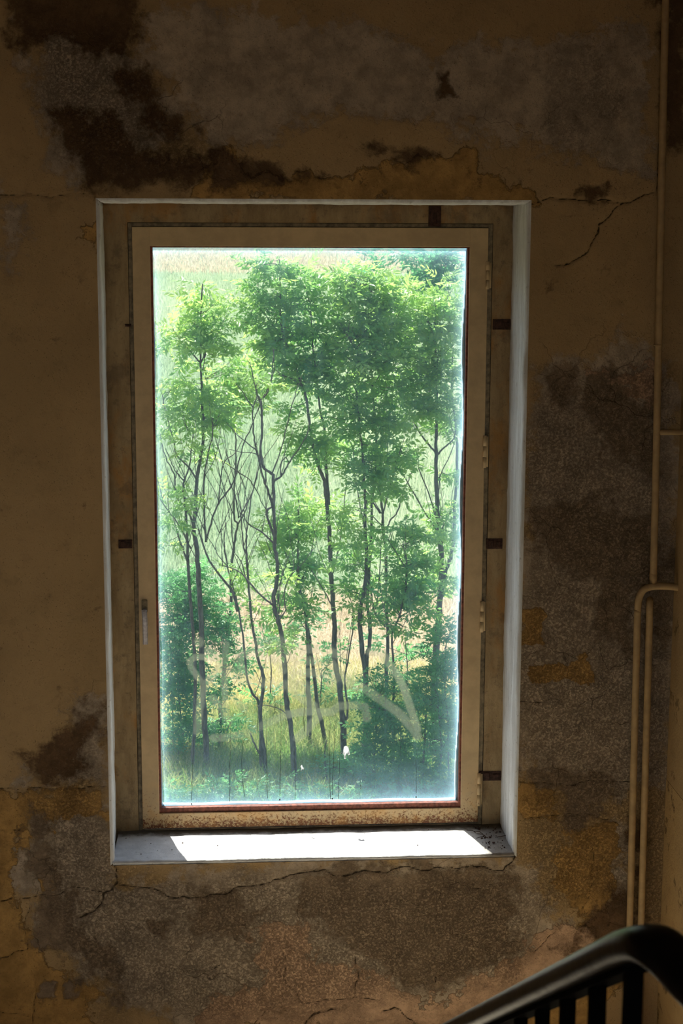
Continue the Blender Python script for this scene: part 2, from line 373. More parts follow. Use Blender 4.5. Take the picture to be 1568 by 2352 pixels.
def field(polys, feather):
    m = np.zeros(len(U_))
    for p in polys:
        pl, fe = (p if isinstance(p, tuple) and isinstance(p[1], (int, float)) and isinstance(p[0], list) else (p, feather))
        m = np.maximum(m, np.clip(.5+poly_sd(UU, VV, pl)/(2*fe), 0, 1))
    return m
grey = field([[(1215, 840), (1330, 830), (1420, 790), (1500, 800), (1560, 900), (1545, 1780), (1440, 1830), (1180, 1790), (1185, 1300)],
  [(0, 2000), (90, 1900), (150, 1850), (255, 1870), (265, 2050), (420, 2080), (560, 2200), (600, 2352), (420, 2352), (260, 2300), (130, 2160), (60, 2060)],
  [(170, 1640), (245, 1600), (262, 1800), (60, 1800), (90, 1760), (160, 1700)],
  [(0, 460), (60, 470), (65, 540), (30, 600), (0, 600)], [(330, 20), (760, 40), (1000, 120), (1480, 60), (1500, 400), (1200, 330), (800, 250), (600, 330), (480, 330), (380, 180)],
  [(60, 20), (330, 130), (420, 250), (380, 330), (230, 400), (140, 420), (90, 240)],
  [(1240, 2060), (1330, 2150), (1400, 2220), (1300, 2352), (1150, 2352), (560, 2352), (300, 2300), (300, 2020), (520, 1990), (1180, 1970)],
  [(1410, 1890), (1450, 1890), (1450, 2060), (1380, 2050), (1400, 1960)]], 60)
pink = field([[(560, 2140), (680, 2120), (720, 2200), (820, 2230), (900, 2255), (1010, 2300), (1100, 2260), (1190, 2190), (1290, 2120), (1370, 2150), (1390, 2200), (1250, 2300), (1150, 2370), (430, 2370), (480, 2290), (620, 2260)],
  [(1340, 860), (1500, 840), (1500, 930), (1430, 900)], [(1430, 1220), (1500, 1180), (1500, 1280), (1430, 1290)]], 45)
ochre = field([[(1290, 1890), (1420, 1895), (1428, 1960), (1402, 2000), (1398, 2100), (1345, 2115), (1282, 2055), (1268, 1985), (1300, 1930)],
  [(1188, 1820), (1272, 1815), (1278, 1870), (1188, 1880)], ([(1195, 1402), (1250, 1400), (1248, 1485), (1195, 1482)], 20), ([(1215, 1530), (1280, 1520), (1345, 1495), (1355, 1560), (1215, 1572)], 24),
  [(-40, 1815), (240, 1815), (250, 1880), (170, 1880), (60, 1900), (20, 1990), (25, 2080), (95, 2170), (110, 2210), (210, 2270), (230, 2370), (-40, 2370)],
  [(1240, 2300), (1380, 2220), (1420, 2250), (1380, 2370), (1180, 2370)], ([(75, 2010), (125, 2000), (115, 2040), (90, 2050)], 12),
  [(420, 435), (470, 400), (520, 350), (560, 400), (720, 420), (900, 390), (1060, 330), (1150, 420), (1230, 440), (1230, 470), (420, 465)],
  
  [(230, 600), (180, 560), (225, 520)]], 45)
dark = field([[(30, -60), (325, -60), (325, 60), (305, 115), (240, 118), (150, 95), (60, 110), (20, 90)],
  [(100, 250), (150, 240), (260, 265), (330, 320), (430, 350), (520, 375), (560, 400), (490, 400), (420, 425), (350, 435), (185, 420), (168, 360)],
  [(270, 150), (330, 140), (385, 235), (450, 290), (410, 330), (330, 290), (290, 220)],
  [(480, 350), (620, 370), (740, 420), (620, 440), (480, 435)], ([(840, 340), (1000, 350), (950, 372), (860, 362)], 25), ([(1330, 430), (1395, 430), (1390, 462), (1320, 450)], 20),
  ([(1010, 180), (1045, 170), (1050, 235), (1010, 230)], 16),
  [(66, 1740), (150, 1690), (190, 1640), (250, 1620), (252, 1690), (170, 1740), (190, 1790), (70, 1800)],
  [(1350, 2130), (1400, 2050), (1445, 2050), (1445, 2190), (1390, 2210)], [(1455, 1850), (1478, 1850), (1465, 2130), (1450, 2130)], [(1520, -20), (1580, -20), (1580, 330), (1525, 330)],
  [(1290, 2180), (1325, 2160), (1330, 2190), (1310, 2210)]], 40)
weak = field([[(85, 2050), (150, 2040), (175, 2120), (270, 2200), (262, 2260), (190, 2220), (90, 2170)], [(60, 1860), (110, 1870), (95, 1930), (130, 2010), (100, 2060), (60, 2000)], ([(110, 1980), (135, 1990), (132, 2030), (108, 2020)], 14), ([(340, 2120), (390, 2110), (380, 2150), (345, 2150)], 22), ([(240, 2290), (290, 2280), (290, 2320), (250, 2320)], 24), ([(100, 2240), (135, 2250), (130, 2290), (98, 2285)], 20), ([(165, 2240), (190, 2250), (180, 2290), (165, 2280)], 16),
  [(440, 2030), (560, 2060), (600, 2090), (560, 2140), (440, 2140)],
  [(700, 2010), (900, 1990), (1180, 2000), (1170, 2130), (1190, 2180), (1070, 2250), (1000, 2260), (900, 2240), (830, 2190), (740, 2140), (680, 2080)],
  [(1350, 860), (1400, 850), (1440, 930), (1505, 950), (1505, 1070), (1400, 1050), (1360, 980)],
  [(1225, 1160), (1370, 1150), (1505, 1180), (1505, 1340), (1320, 1330), (1200, 1220)], [(1270, 850), (1330, 860), (1320, 960), (1250, 930)],
  [(1505, 1280), (1560, 1260), (1560, 1480), (1505, 1480)], [(1380, 1300), (1455, 1300), (1455, 1500), (1370, 1450)], [(1195, 1770), (1290, 1765), (1390, 1780), (1440, 1790), (1380, 1850), (1300, 1900), (1270, 1810), (1195, 1800)]], 45)

mott = field([[(1215, 830), (1330, 850), (1420, 800), (1560, 820), (1560, 2150), (1440, 2120), (1220, 2100), (1180, 1970), (1190, 1300)],
  [(40, 1840), (250, 1600), (262, 1980), (420, 2020), (1180, 2000), (1250, 2100), (1200, 2250), (900, 2250), (700, 2352), (250, 2352), (130, 2200)],
  [(60, 60), (330, 60), (450, 260), (560, 380), (420, 430), (180, 420), (70, 220)], ], 90)*.9
mott = np.maximum(mott, field([[(1000, 0), (1500, 0), (1500, 400), (1300, 480), (1000, 230)]], 140)*.35)
cracks = [[(262, 1985), (270, 2025), (240, 2052), (235, 2070), (215, 2095), (180, 2112)], [(0, 2068), (80, 2060), (130, 2055), (170, 2040), (200, 2038), (225, 2050), (240, 2052)],
  [(265, 2030), (330, 2040), (400, 2060), (440, 2064), (500, 2055), (540, 2040), (600, 2032), (650, 2020), (690, 2008), (720, 2000), (750, 2002), (770, 2013), (800, 2010), (830, 1998), (880, 2003), (920, 1994), (950, 1996), (990, 1998), (1020, 1994), (1065, 1991), (1120, 1990), (1160, 2000), (1170, 1990), (1182, 1968)],
  [(1215, 468), (1260, 458), (1300, 456), (1350, 460), (1385, 458), (1410, 465), (1440, 466), (1475, 452), (1505, 440), (1511, 400), (1512, 330)], [(1428, 467), (1415, 480), (1395, 500), (1375, 515), (1368, 545), (1350, 580), (1325, 595), (1300, 612), (1278, 610)],
  [(-20, 448), (60, 446), (120, 452), (165, 447), (190, 446), (220, 460), (232, 470)],
  [(655, 2190), (650, 2240), (665, 2262), (690, 2295), (700, 2305), (770, 2297), (815, 2290), (870, 2300)], [(815, 2200), (820, 2240), (812, 2290)], [(700, 2352), (722, 2325), (770, 2318)], [(880, 2325), (905, 2312), (930, 2330), (950, 2352)],
  [(990, 2275), (1005, 2245), (1040, 2225)], [(1035, 2140), (1060, 2148), (1080, 2155), (1100, 2165)], [(962, 2090), (970, 2060)], [(1045, 2025), (1090, 2040), (1120, 2045)],
  [(1228, 2188), (1245, 2165), (1262, 2150), (1280, 2142)], [(1350, 2115), (1338, 2085), (1345, 2078), (1358, 2040), (1363, 1990), (1360, 1950)], [(1165, 2310), (1185, 2295), (1215, 2292)],
  [(1188, 1612), (1225, 1614), (1250, 1612), (1278, 1604), (1300, 1618), (1340, 1612), (1380, 1600), (1395, 1590)], [(1188, 1796), (1300, 1800), (1380, 1795), (1450, 1792)], [(1190, 1880), (1280, 1875), (1340, 1872), (1400, 1880), (1425, 1895)],
  [(-10, 1905), (20, 1903), (45, 1906)], [(60, 2180), (52, 2130), (65, 2080)], [(78, 2240), (84, 2290), (72, 2335), (-10, 2322)], [(72, 2335), (70, 2365)], [(-10, 2205), (30, 2190), (60, 2180)],
  [(-10, 1811), (100, 1812), (180, 1811), (258, 1806)], [(350, 2150), (372, 2140), (380, 2125)], [(360, 2100), (375, 2097)], [(400, 2235), (440, 2230), (480, 2232), (510, 2215)], [(580, 2352), (600, 2330), (620, 2310)]]
cw = fbm(P0[:, 0], P0[:, 2], 22, 71)*9; cv = fbm(P0[:, 0], P0[:, 2], 22, 91)*9
cd = np.full(len(U_), 1e9); near = (U_ > -60) & (U_ < 1600) & (V_ > 300)
for k, c in enumerate(cracks):
    w = [1.3, .8, 1.1, .8, .9, .5, .7, .7, 1.1, 1.1][k] if k < 10 else .55
    d = np.full(len(U_), 1e9); d[near] = line_d(U_[near]+cw[near], V_[near]+cv[near], c)/w; cd = np.minimum(cd, d)
crack = np.clip(1-cd/6.5, 0, 1)
dp = fbm(P0[:, 0], P0[:, 2], 5, 5)*.008 + fbm(P0[:, 0], P0[:, 2], 40, 15, 3)*.0018*(.3+mott) + dark*.0025 - ochre*.001 + crack*.004
em = np.minimum.reduce([np.hypot(np.maximum(OX0-GX, 0)+np.maximum(GX-OX1, 0), np.maximum(OZ0-GZ, 0)+np.maximum(GZ-OZ1, 0))]).ravel()
dp *= np.clip((em-RC)/.05, 0, 1)
em2 = np.clip(np.minimum(XR-P0[:, 0], 9)/.03, 0, 1); dp *= em2
P0[:, 1] = dp
I = np.arange(nx_*nz_).reshape(nx_, nz_)
Q = np.stack([I[:-1, :-1], I[1:, :-1], I[1:, 1:], I[:-1, 1:]], -1).reshape(-1, 4)
cx = (GX[:-1, :-1]+GX[1:, 1:]).ravel()/2; cz = (GZ[:-1, :-1]+GZ[1:, 1:]).ravel()/2
keep = ~((cx > OX0-RC) & (cx < OX1+RC) & (cz > OZ0-RC) & (cz < OZ1+RC)); Q = Q[keep]
wall = big_mesh('wall_back', P0, Q, M['wall'], smooth=True, attrs={
    'CA': ('FLOAT_COLOR', np.stack([grey, pink, ochre, np.ones(len(U_))], 1)), 'CB': ('FLOAT_COLOR', np.stack([dark, mott, crack, np.ones(len(U_))], 1)), 'weak': ('FLOAT', weak)})
tag(wall, 'window wall of flaking beige plaster with brown bare patches and cracks', kind='structure')
# masonry behind the plaster, closes the wall outward
WY = .32; o = MB(); BX0, BX1, BZ0, BZ1 = -.35, .836, 1.07, 3.125
for a, b in (((XL-.3, .27, -1.6), (BX0, WY, ZC+.2)), ((BX1, .27, -1.6), (XR+.3, WY, ZC+.2)), ((BX0, .27, -1.6), (BX1, WY, 1.09)), ((BX0, .27, BZ1), (BX1, WY, ZC+.2)),
             ((XL-.3, .03, -1.6), (XR+.3, .27, -.03)), ((XL-.3, .03, 4.72), (XR+.3, .27, ZC+.2)), ((XR+.02, .03, -.03), (XR+.3, .27, 4.72)), ((XL-.3, .03, -.03), (XL-.02, .27, 4.72))): o.box(a, b)
o.build('masonry', M['room'], wall)
# reveals: arris + inner faces, left / right / head
def reveal(name, side):
    V = []; Fc = []
    prof = [(-RC, 0), (-RC*.7, .0012), (-RC*.3, RC*.32), (0, RC)] + [(0.0, y) for y in np.linspace(RC+.01, .262, 12)]
    if side == 'T': L = np.linspace(OX0, OX1, 160)
    else: L = np.linspace(OZ0, OZ1, 240)
    for i, s in enumerate(L):
        for j, (o_, y) in enumerate(prof):
            wob = (float(vnoise(np.array([s+3]), np.array([y*2]), 9, 44+ord(side))[0])*.005+float(vnoise(np.array([s]), np.array([y*2]), 45, 4+ord(side))[0])*.0024)*(min(1, j/2))
            dd = o_+wob-(.011*max(0, y)/.262 if side == 'L' else 0)
            ext = o_ if i in (0, len(L)-1) else 0
            e = (o_ if i == 0 else (-o_ if i == len(L)-1 else 0))
            if side == 'L': V.append((OX0+dd, y, s+e))
            elif side == 'R': V.append((OX1-dd, y, s+e))
            else: V.append((s+e, y, OZ1-dd))
    m = len(prof)
    for i in range(len(L)-1):
        for j in range(m-1): Fc.append((i*m+j, i*m+j+1, (i+1)*m+j+1, (i+1)*m+j))
    return mesh_obj(name, V, Fc, M['reveal'], wall)
reveal('window_reveal', 'L'); reveal('window_reveal', 'R'); reveal('window_reveal', 'T')
# plaster band around the frame, parallel to the wall
SX0, SX1, SZ0, SZ1 = -.324, .808, 3.1-1.988, 3.1+.003       # sash outside
FX0, FX1, FZ0, FZ1 = SX0-.013, SX1+.015, SZ0-.012, SZ1+.013  # outer frame
def grid_plane(x0, x1, z0, z1, y, st=.007, amp=.004, seed=1):
    a = np.linspace(x0, x1, max(2, int((x1-x0)/st))); b = np.linspace(z0, z1, max(2, int((z1-z0)/st))); A, B = np.meshgrid(a, b, indexing='ij')
    D = y+fbm(A, B, 14, seed, 3)*amp+fbm(A, B, 60, seed+9, 2)*amp*.4; I = np.arange(A.size).reshape(A.shape)
    return np.stack([A.ravel(), D.ravel(), B.ravel()], 1), np.stack([I[:-1, :-1], I[1:, :-1], I[1:, 1:], I[:-1, 1:]], -1).reshape(-1, 4)
Vs, Qs, n0 = [], [], 0
for r in ((-.43, FX0-.001, 1.07, 3.22), (FX1+.001, .915, 1.07, 3.22), (FX0-.001, FX1+.001, FZ1+.001, 3.22)):
    v, q = grid_plane(*r, .258); Vs.append(v); Qs.append(q+n0); n0 += len(v)
big_mesh('plaster_band', np.vstack(Vs), np.vstack(Qs), M['band'], wall, smooth=True)
# sill
def sill():
    xs = np.linspace(OX0-.004, OX1+.004, 220); yt = np.concatenate([[0.004, 0.001, -.001], np.linspace(.004, .30, 60)]); zt = [-.016, -.008, -.003]
    V = []; Fc = []
    for i, x in enumerate(xs):
        ed = float(vnoise(np.array([x]), np.array([0.3]), 60, 8)[0])*.005 + float(vnoise(np.array([x]), np.array([0.7]), 14, 8)[0])*.004
        for j, y in enumerate(yt):
            n = float(vnoise(np.array([x]), np.array([y]), 40, 21)[0])*.0022+float(vnoise(np.array([x]), np.array([y]), 12, 22)[0])*.003
            if j < 3: V.append((x, y+ed*.3, OZ0+zt[j]+n*.3))
            else: V.append((x, y+(ed if j < 6 else 0)*(1-(j-3)/3), OZ0+.001+n+max(0, y-.22)*.12))
    m = len(yt)
    for i in range(len(xs)-1):
        for j in range(m-1): Fc.append((i*m+j, (i+1)*m+j, (i+1)*m+j+1, i*m+j+1))
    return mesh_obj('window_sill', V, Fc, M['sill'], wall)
tag(sill(), 'white mortar sill with grime in the right corner, darker along the back')
# ------------------------------------------------------------------ window
win = empty('window_1', (.24, .27, OZ0+.01), label='single-pane steel window with cream paint, rusty below', kind='structure')
def ring(x0, x1, z0, z1, wl, wr, wb, wt, y0, y1, bev=.0015):
    b = MB()
    b.box((x0, y0, z0), (x0+wl, y1, z1), bev); b.box((x1-wr, y0, z0), (x1, y1, z1), bev)
    b.box((x0+wl-.001, y0+.0002, z1-wt), (x1-wr+.001, y1, z1), bev); b.box((x0+wl-.001, y0+.0002, z0), (x1-wr+.001, y1, z0+wb), bev); return b
b = ring(FX0, FX1, FZ0-.012, FZ1, .013, .015, .018, .012, .259, .32); b.build('outer_frame', M['outer'], win)
b = ring(FX0-.03, FX1+.03, FZ0-.03, FZ1+.03, .045, .045, .03, .045, .2725, .318, 0); b.build('joint_filler', M['gap'], win)
def to_sash(o):
    o.parent = win; o.matrix_parent_inverse = Matrix.Translation(-Vector(win.location)); return o
LW, RW, TW, BW = .056, .059, .060, .052
to_sash(ring(SX0, SX1, SZ0, SZ1, LW, RW, BW, TW, .250, .292).build('sash_frame', M['frame']))
to_sash(ring(SX0+LW-.004, SX1-RW+.004, SZ0+BW-.004, SZ1-TW+.004, XG0-(SX0+LW)+.004+.001, (SX1-RW)-XG1+.004, ZG0-(SZ0+BW)+.004, .008, .258, .279, .001).build('glazing_bead', M['bead']))
def wob_strip(x0, x1, z0, z1, vert, seed, y0=.2865, y1=.306):
    b = MB(); n = 40
    for i in range(n):
        a, c = i/n, (i+1)/n; w = 1+.35*math.sin(i*.6+seed)
        if vert:
            L = z0+(z1-z0)*a; H = z0+(z1-z0)*c
            if seed > 5: b.box((x1-(x1-x0)*w, y0, L), (x1, y1, H))
            else: b.box((x0, y0, L), (x0+(x1-x0)*w, y1, H))
        else: b.box((x0+(x1-x0)*a, y0, z0), (x0+(x1-x0)*c, y1, z0+(z1-z0)*w))
    return b
p = MB()
for q in (wob_strip(XG1-.005, XG1+.006, ZG0, ZG1, True, 7), wob_strip(XG0-.006, XG0+.0006, ZG0, ZG1, True, 1), wob_strip(XG0, XG1, ZG0-.004, ZG0+.0006, False, 2)):
    n = len(p.V); p.V += q.V; p.F += [tuple(i+n for i in f) for f in q.F]
tag(to_sash(p.build('putty', M['putty'])), 'ragged white putty outside the glass')
pane = to_sash(MB().box((XG0-.006, .2835, ZG0-.006), (XG1+.006, .2842, ZG1+.006)).build('glass_pane', M['glass']))
tag(pane, 'dusty pane, whitened along its edges')
YG = .2825
# scrawl
strokes = [([(510, 1532), (513, 1522), (493, 1512), (467, 1509), (447, 1509), (435, 1519), (438, 1532), (452, 1553), (467, 1572)], 7), ([(513, 1527), (493, 1548), (472, 1572), (462, 1599), (457, 1637), (453, 1680)], 9),
  ([(456, 1473), (457, 1476)], 11), ([(520, 1480), (518, 1495), (514, 1545)], 7.5), ([(478, 1494), (490, 1503), (505, 1520)], 9), ([(514, 1540), (516, 1590), (520, 1650)], 8), ([(520, 1535), (545, 1555), (552, 1562)], 13),
  ([(488, 1604), (508, 1624), (518, 1645), (526, 1655)], 9), ([(534, 1600), (548, 1615), (562, 1629)], 9), ([(490, 1695), (523, 1694), (567, 1684), (605, 1665), (656, 1642), (700, 1634), (762, 1636), (777, 1622), (813, 1620), (838, 1624), (842, 1650)], 9),
  ([(552, 1535), (550, 1506), (572, 1499), (605, 1504), (631, 1516)], 9), ([(552, 1532), (572, 1563), (592, 1567), (643, 1573), (700, 1575), (707, 1604)], 11), ([(597, 1476), (643, 1474), (679, 1486)], 13), ([(620, 1500), (660, 1506), (711, 1490), (749, 1492), (782, 1507)], 10),
  ([(640, 1520), (675, 1514), (762, 1524), (785, 1555), (803, 1568), (839, 1583), (877, 1609), (915, 1637), (945, 1670), (958, 1690)], 10), ([(849, 1497), (877, 1499), (895, 1527), (915, 1555), (930, 1588), (946, 1637), (958, 1675)], 9),
  ([(735, 1640), (710, 1670), (683, 1696)], 10), ([(679, 1490), (672, 1530), (668, 1586), (720, 1622)], 10), ([(643, 1474), (650, 1540)], 9), ([(770, 1560), (740, 1545), (690, 1545)], 10)]
st = .003; gx = np.arange(px(415, 1600, YG).x, px(985, 1600, YG).x, st); gz = np.arange(px(700, 1725, YG).z, px(700, 1445, YG).z, st)
A, B = np.meshgrid(gx, gz, indexing='ij'); PP = np.stack([A.ravel(), np.full(A.size, YG), B.ravel()], 1); u, v = ppx(PP)
ink = np.zeros(len(u))
for pl, w in strokes: ink = np.maximum(ink, np.clip((w*1.25-line_d(u, v, pl))/(w*.5), 0, 1)*(.75 if w > 9 else .9))
I = np.arange(A.size).reshape(A.shape); q = np.stack([I[:-1, :-1], I[1:, :-1], I[1:, 1:], I[:-1, 1:]], -1).reshape(-1, 4)
q = q[(ink[q] > 0).any(1)]; used, inv = np.unique(q, return_inverse=True)
sc = big_mesh('sprayed_scrawl', PP[used], inv.reshape(-1, 4), M['scrawl'], smooth=True, attrs={'ink': ('FLOAT', ink[used])})
def to_pane(o):
    o.parent = pane; return o
tag(to_pane(sc), 'faint looping grey-green scrawl sprayed on the pane')
drips = [(445, 1690, 1838), (528, 1655, 1842), (562, 1684, 1830), (613, 1640, 1834), (644, 1580, 1828), (677, 1700, 1836), (758, 1640, 1836), (769, 1640, 1826), (780, 1690, 1834), (955, 1722, 1822), (697, 1560, 1680), (590, 1590, 1680), (630, 1585, 1640), (826, 1790, 1812)]
for k, (x, y0, y1) in enumerate(drips):
    pts = []; n = 16; xx = x
    for i in range(n+1):
        xx += R.uniform(-.8, .8); pts.append(px(xx + (6*math.sin(i/n*3.1)*-1 if k == 2 else 0), y0+(y1-y0)*i/n, YG-.0006))
    o = MB().tube(pts, [.00035+.00055*i/n for i in range(n+1)], 5)
    if k in (0, 4, 7, 9): o.tube([px(xx, y1+7, YG-.0006), px(xx, y1+10, YG-.0006)], .0022, 6)
    to_pane(o.build('paint_drip', M['drip']))
def splat(pts, z):
    V = [px(x, y, YG-.0012) for x, y in pts]; c = sum(V, Vector())/len(V); V2 = [v + Vector((0, .0012, 0)) + (v-c)*.1 for v in V]
    n = len(V); return V+V2+[c-Vector((0, .0008, 0))], [(i, (i+1) % n, n+(i+1) % n, n+i) for i in range(n)]+[(i, (i+1) % n, 2*n) for i in range(n)]
v, f = splat([(794, 1714), (799, 1716), (801, 1724), (802, 1733), (799, 1734), (797, 1730), (795, 1732), (793, 1742), (791, 1741), (790, 1733), (788, 1732), (789, 1722), (790, 1716)], 0)
to_pane(mesh_obj('bird_dropping', v, f, M['guano'], smooth=True))
v, f = splat([(693, 1757), (695, 1763), (698, 1764), (696, 1768), (694, 1767), (691, 1770), (692, 1764), (690, 1761)], 0)
to_pane(mesh_obj('bird_dropping', v, f, M['guano'], smooth=True))
# handle
yh = .25
a = px(325, 1377, yh); c = px(339, 1406, yh)
pl = MB().box((a.x, yh-.007, c.z), (c.x, yh+.001, a.z), .003); m_ = (a+c)/2
pl.tube([(m_.x, yh-.006, a.z-.008), (m_.x, yh-.010, a.z-.008)], .0035, 10)
h = to_sash(pl.build('handle', M['outer']))
def to_h(o): o.parent = h; return o
top = px(332, 1400, yh-.02); bot = px(333, 1480, yh-.028)
lv = MB().tube([(m_.x, yh-.004, top.z-.004), (m_.x, yh-.02, top.z-.006)], .006, 10)
lv.sweep(spline([(m_.x, yh-.020, top.z-.002), (m_.x, yh-.024, top.z-.012), (bot.x+.001, yh-.028, top.z-.04), (bot.x+.001, yh-.026, bot.z)], 4), [(-.0085, -.003), (-.0085, .002), (-.005, .0045), (.005, .0045), (.0085, .002), (.0085, -.003)], up=Vector((0, -1, 0)))
tag(to_h(lv.build('lever', M['lever'])), 'worn pale metal lever')
# hinges
for y0, y1 in ((600, 665), (1000, 1075), (1380, 1452), (1775, 1850)):
    x = px(1120-(y0-520)*.017, y0, .25).x+.002; z1 = px(1110, y0, .25).z; z0 = px(1110, y1, .25).z; b = MB(); n = 3
    for i in range(n):
        a_ = z1+(z0-z1)*i/n; c_ = z1+(z0-z1)*(i+1)/n; b.tube([(x, .2475, a_-.001), (x, .2475, c_+.001)], .0062, 12)
    b.box((x, .248, z0+.004), (x+.012, .251, z1-.004)); b.build('hinge', M['frame'], win, True)
# iron fixing lugs
def lug(x0, y0, x1, y1, yy=.258):
    a = px(x0, y0, yy); c = px(x1, y1, yy); b = MB().box((a.x, yy-.004, c.z), (c.x, yy+.02, a.z), .001)
    w, hh = c.x-a.x, a.z-c.z
    b.box((a.x+w*.15, yy-.008, c.z+hh*.2), (a.x+w*.45, yy-.003, a.z-hh*.15), .0015); b.box((a.x+w*.6, yy-.007, c.z+hh*.1), (a.x+w*.9, yy-.003, a.z-hh*.3), .0015)
    b.build('fixing_lug', M['rust'], win)
for q_ in ((1131, 733, 1173, 757), (1116, 1237, 1153, 1260), (1101, 1771, 1150, 1792), (272, 1240, 304, 1259), (984, 473, 1012, 520), (287, 744, 301, 750)): lug(*q_)
# crumbs
b = MB()
for i in range(90):
    x = R.uniform(.80, .875) if i < 62 else R.uniform(-.38, .85); y = R.uniform(.03, .25); s = R.uniform(.0012, .0045)*(1 if i < 62 else .7); z = OZ0+.002
    b.box((x, y, z), (x+s*R.uniform(.6, 2), y+s*R.uniform(.6, 2), z+s*.8), s*.2)
for i in range(7):
    x = R.uniform(.79, .86); y = R.uniform(.1, .25); an = R.uniform(0, 3); b.tube([(x, y, OZ0+.005), (x+.02*math.cos(an), y+.02*math.sin(an), OZ0+.008), (x+.04*math.cos(an+.3), y+.04*math.sin(an+.3), OZ0+.005)], .0011, 5)
tag(b.build('sill_debris', M['rust']), 'dark crumbs and dead stalks scattered on the white window sill', 'debris', kind='stuff')
# ------------------------------------------------------------------ room
def struct(o, lab): return tag(o, lab, kind='structure')
zd = px(1530, 1790, 0).z
rw = MB(); rw.box((XR, YF, zd), (XR+.25, .27, ZC)); struct(rw.build('wall_right', M['side']), 'smooth beige side wall beside the pipes')
M['dado'] = wall_mat('ochre_dado', masks=False, base=(.48, .325, .15), patch=.2)
rd = MB(); rd.box((XR-.001, YF, -1.6), (XR+.25, .27, zd)); o = rd.build('dado', M['dado'], bpy.data.objects['wall_right'])
struct(MB().box((XL-.25, YF, -1.6), (XL, .27, ZC)).build('wall_left', M['room']), 'plain plaster side wall')
fw = MB(); wx0, wx1, wz0, wz1 = -.6, 1.0, 1.95, 3.95; dx0, dx1, dz1 = -1.25, .05, .6
for a_, b_ in (((XL-.25, YF-.25, dz1), (wx0, YF, ZC)), ((XL-.25, YF-.25, -1.6), (dx0, YF, dz1)), ((wx1, YF-.25, -1.6), (XR+.25, YF, ZC)), ((wx0, YF-.25, dz1), (wx1, YF, wz0)), ((dx1, YF-.25, -1.6), (wx1, YF, dz1)), ((wx0, YF-.25, wz1), (wx1, YF, ZC))): fw.box(a_, b_)  # openings left for the two added fill lamps
struct(fw.build('wall_front', M['room']), 'wall behind the camera with an added window and doorway opening')
struct(ring(dx0, dx1, -1.5, dz1, .06, .06, .01, .06, YF-.16, YF-.06).build('added_doorway', M['frame']), 'frame of an unseen doorway added one floor down for the fill lamp')  # added doorway frame around the lower fill lamp
w2 = ring(wx0, wx1, wz0, wz1, .07, .07, .08, .07, YF-.14, YF-.08); w2.box((.17, YF-.14, wz0), (.23, YF-.08, wz1), .002)
struct(w2.build('added_window', M['frame']), 'unseen two-light window added behind the camera for the fill lamp')  # added window frame around the rear fill lamp
struct(MB().box((XL-.25, YF-.25, ZC), (XR+.25, .27, ZC+.2)).build('ceiling', M['room']), 'plaster ceiling')
fl = MB().box((XL-.25, -1.75, .17), (XR+.25, .05, .35)); fl.box((XL-.25, YF-.25, -1.65), (XR+.25, .27, -1.5)); fl.box((XL-.25, YF-.2, 1.35), (XR+.25, -3.7, 1.5))
for i in range(8):
    y1 = -1.75-i*.244; fl.box((.36, y1-.244, .2+i*.144), (XR+.2, y1, .35+.144*(i+1))); fl.box((XL-.2, y1-.244, -1.6), (.22, y1, .35-.2*(i+1)))
struct(fl.build('floor', M['stair']), 'stair landings and concrete flights')
# ------------------------------------------------------------------ pipes
YP = -.035; rp = .0112
def pipe(name, pts, label, r=rp, k=6): return tag(MB().tube(spline(pts, k) if len(pts) > 2 else pts, r, 16).build(name, M['pipe'], None, True), label, 'pipe', 'heating pipes in the right corner')
t_ = px(1528, 0, YP); m_ = px(1500, 1325, YP); tp_ = Vector((t_.x-.01, YP, ZC))
o = pipe('heating_pipe', [tp_, t_, px(1514, 700, YP), px(1501, 1290, YP), px(1499.5, 1316, YP), px(1499, 1328, YP+.018), px(1499, 1334, .03)], 'long cream pipe running up the corner to the ceiling, with a side stub')
jt = px(1510, 793, YP); MB().tube([(jt.x, YP, jt.z-.003), (jt.x, YP, jt.z+.003)], rp*1.14, 16).build('pipe_joint', M['pipe'], o, True)
s0 = px(1509, 993, YP); MB().tube([(s0.x, YP, s0.z), (XR+.01, YP, s0.z)], .009, 14).build('branch_stub', M['pipe'], o, True)
pipe('heating_pipe', [px(1492, 1372, .03), px(1492, 1382, YP+.018), px(1491.5, 1396, YP), px(1489, 1500, YP), px(1472, 2120, YP), px(1464, 2420, YP)], 'lower cream pipe, nearer the wall corner, rising out of the plaster under the bend')
pipe('heating_pipe', [px(1438, 2420, YP), px(1446, 2120, YP), px(1462, 1480, YP), px(1464.5, 1400, YP), px(1467, 1375, YP-.004), px(1478, 1355, YP-.006), px(1500, 1347, YP-.006), px(1530, 1347, YP-.006), Vector((XR+.01, YP-.006, px(1550, 1349, YP).z))], 'cream pipe with an elbow bent into the right wall')
# ------------------------------------------------------------------ stair railing
YK = -3.72; K = px(1478, 2163, YK); sl = math.tan(math.radians(30.6))
rail = empty('stair_railing', (K.x, -3.0, 1.2), label='black stair railing with a thick worn handrail and square bars', cat='railing')
prof = [(math.copysign(abs(math.cos(q))**.75, math.cos(q))*.0225, math.copysign(abs(math.sin(q))**.85, math.sin(q))*.0165) for q in np.linspace(0, 2*math.pi, 25)[:-1]]
Dn = Vector((0, 1, -sl)); end = K+Vector((0, 2.02, -sl*2.02)); nd = Vector((.30, -1, -.04)).normalized()
path = [end]+[K+Dn*t for t in (1.6, 1.0, .6, .35, .2, .1, .045)]+spline([K+Dn*.03, K+Vector((.003, -.02, .006)), K+nd*.05+Vector((0, 0, .006)), K+nd*.10+Vector((0, 0, .001)), K+nd*.2], 4)[1:]+[K+nd*.5, K+nd*1.1]
hr = MB().sweep(path, prof).build('handrail', M['rail'], rail, True)
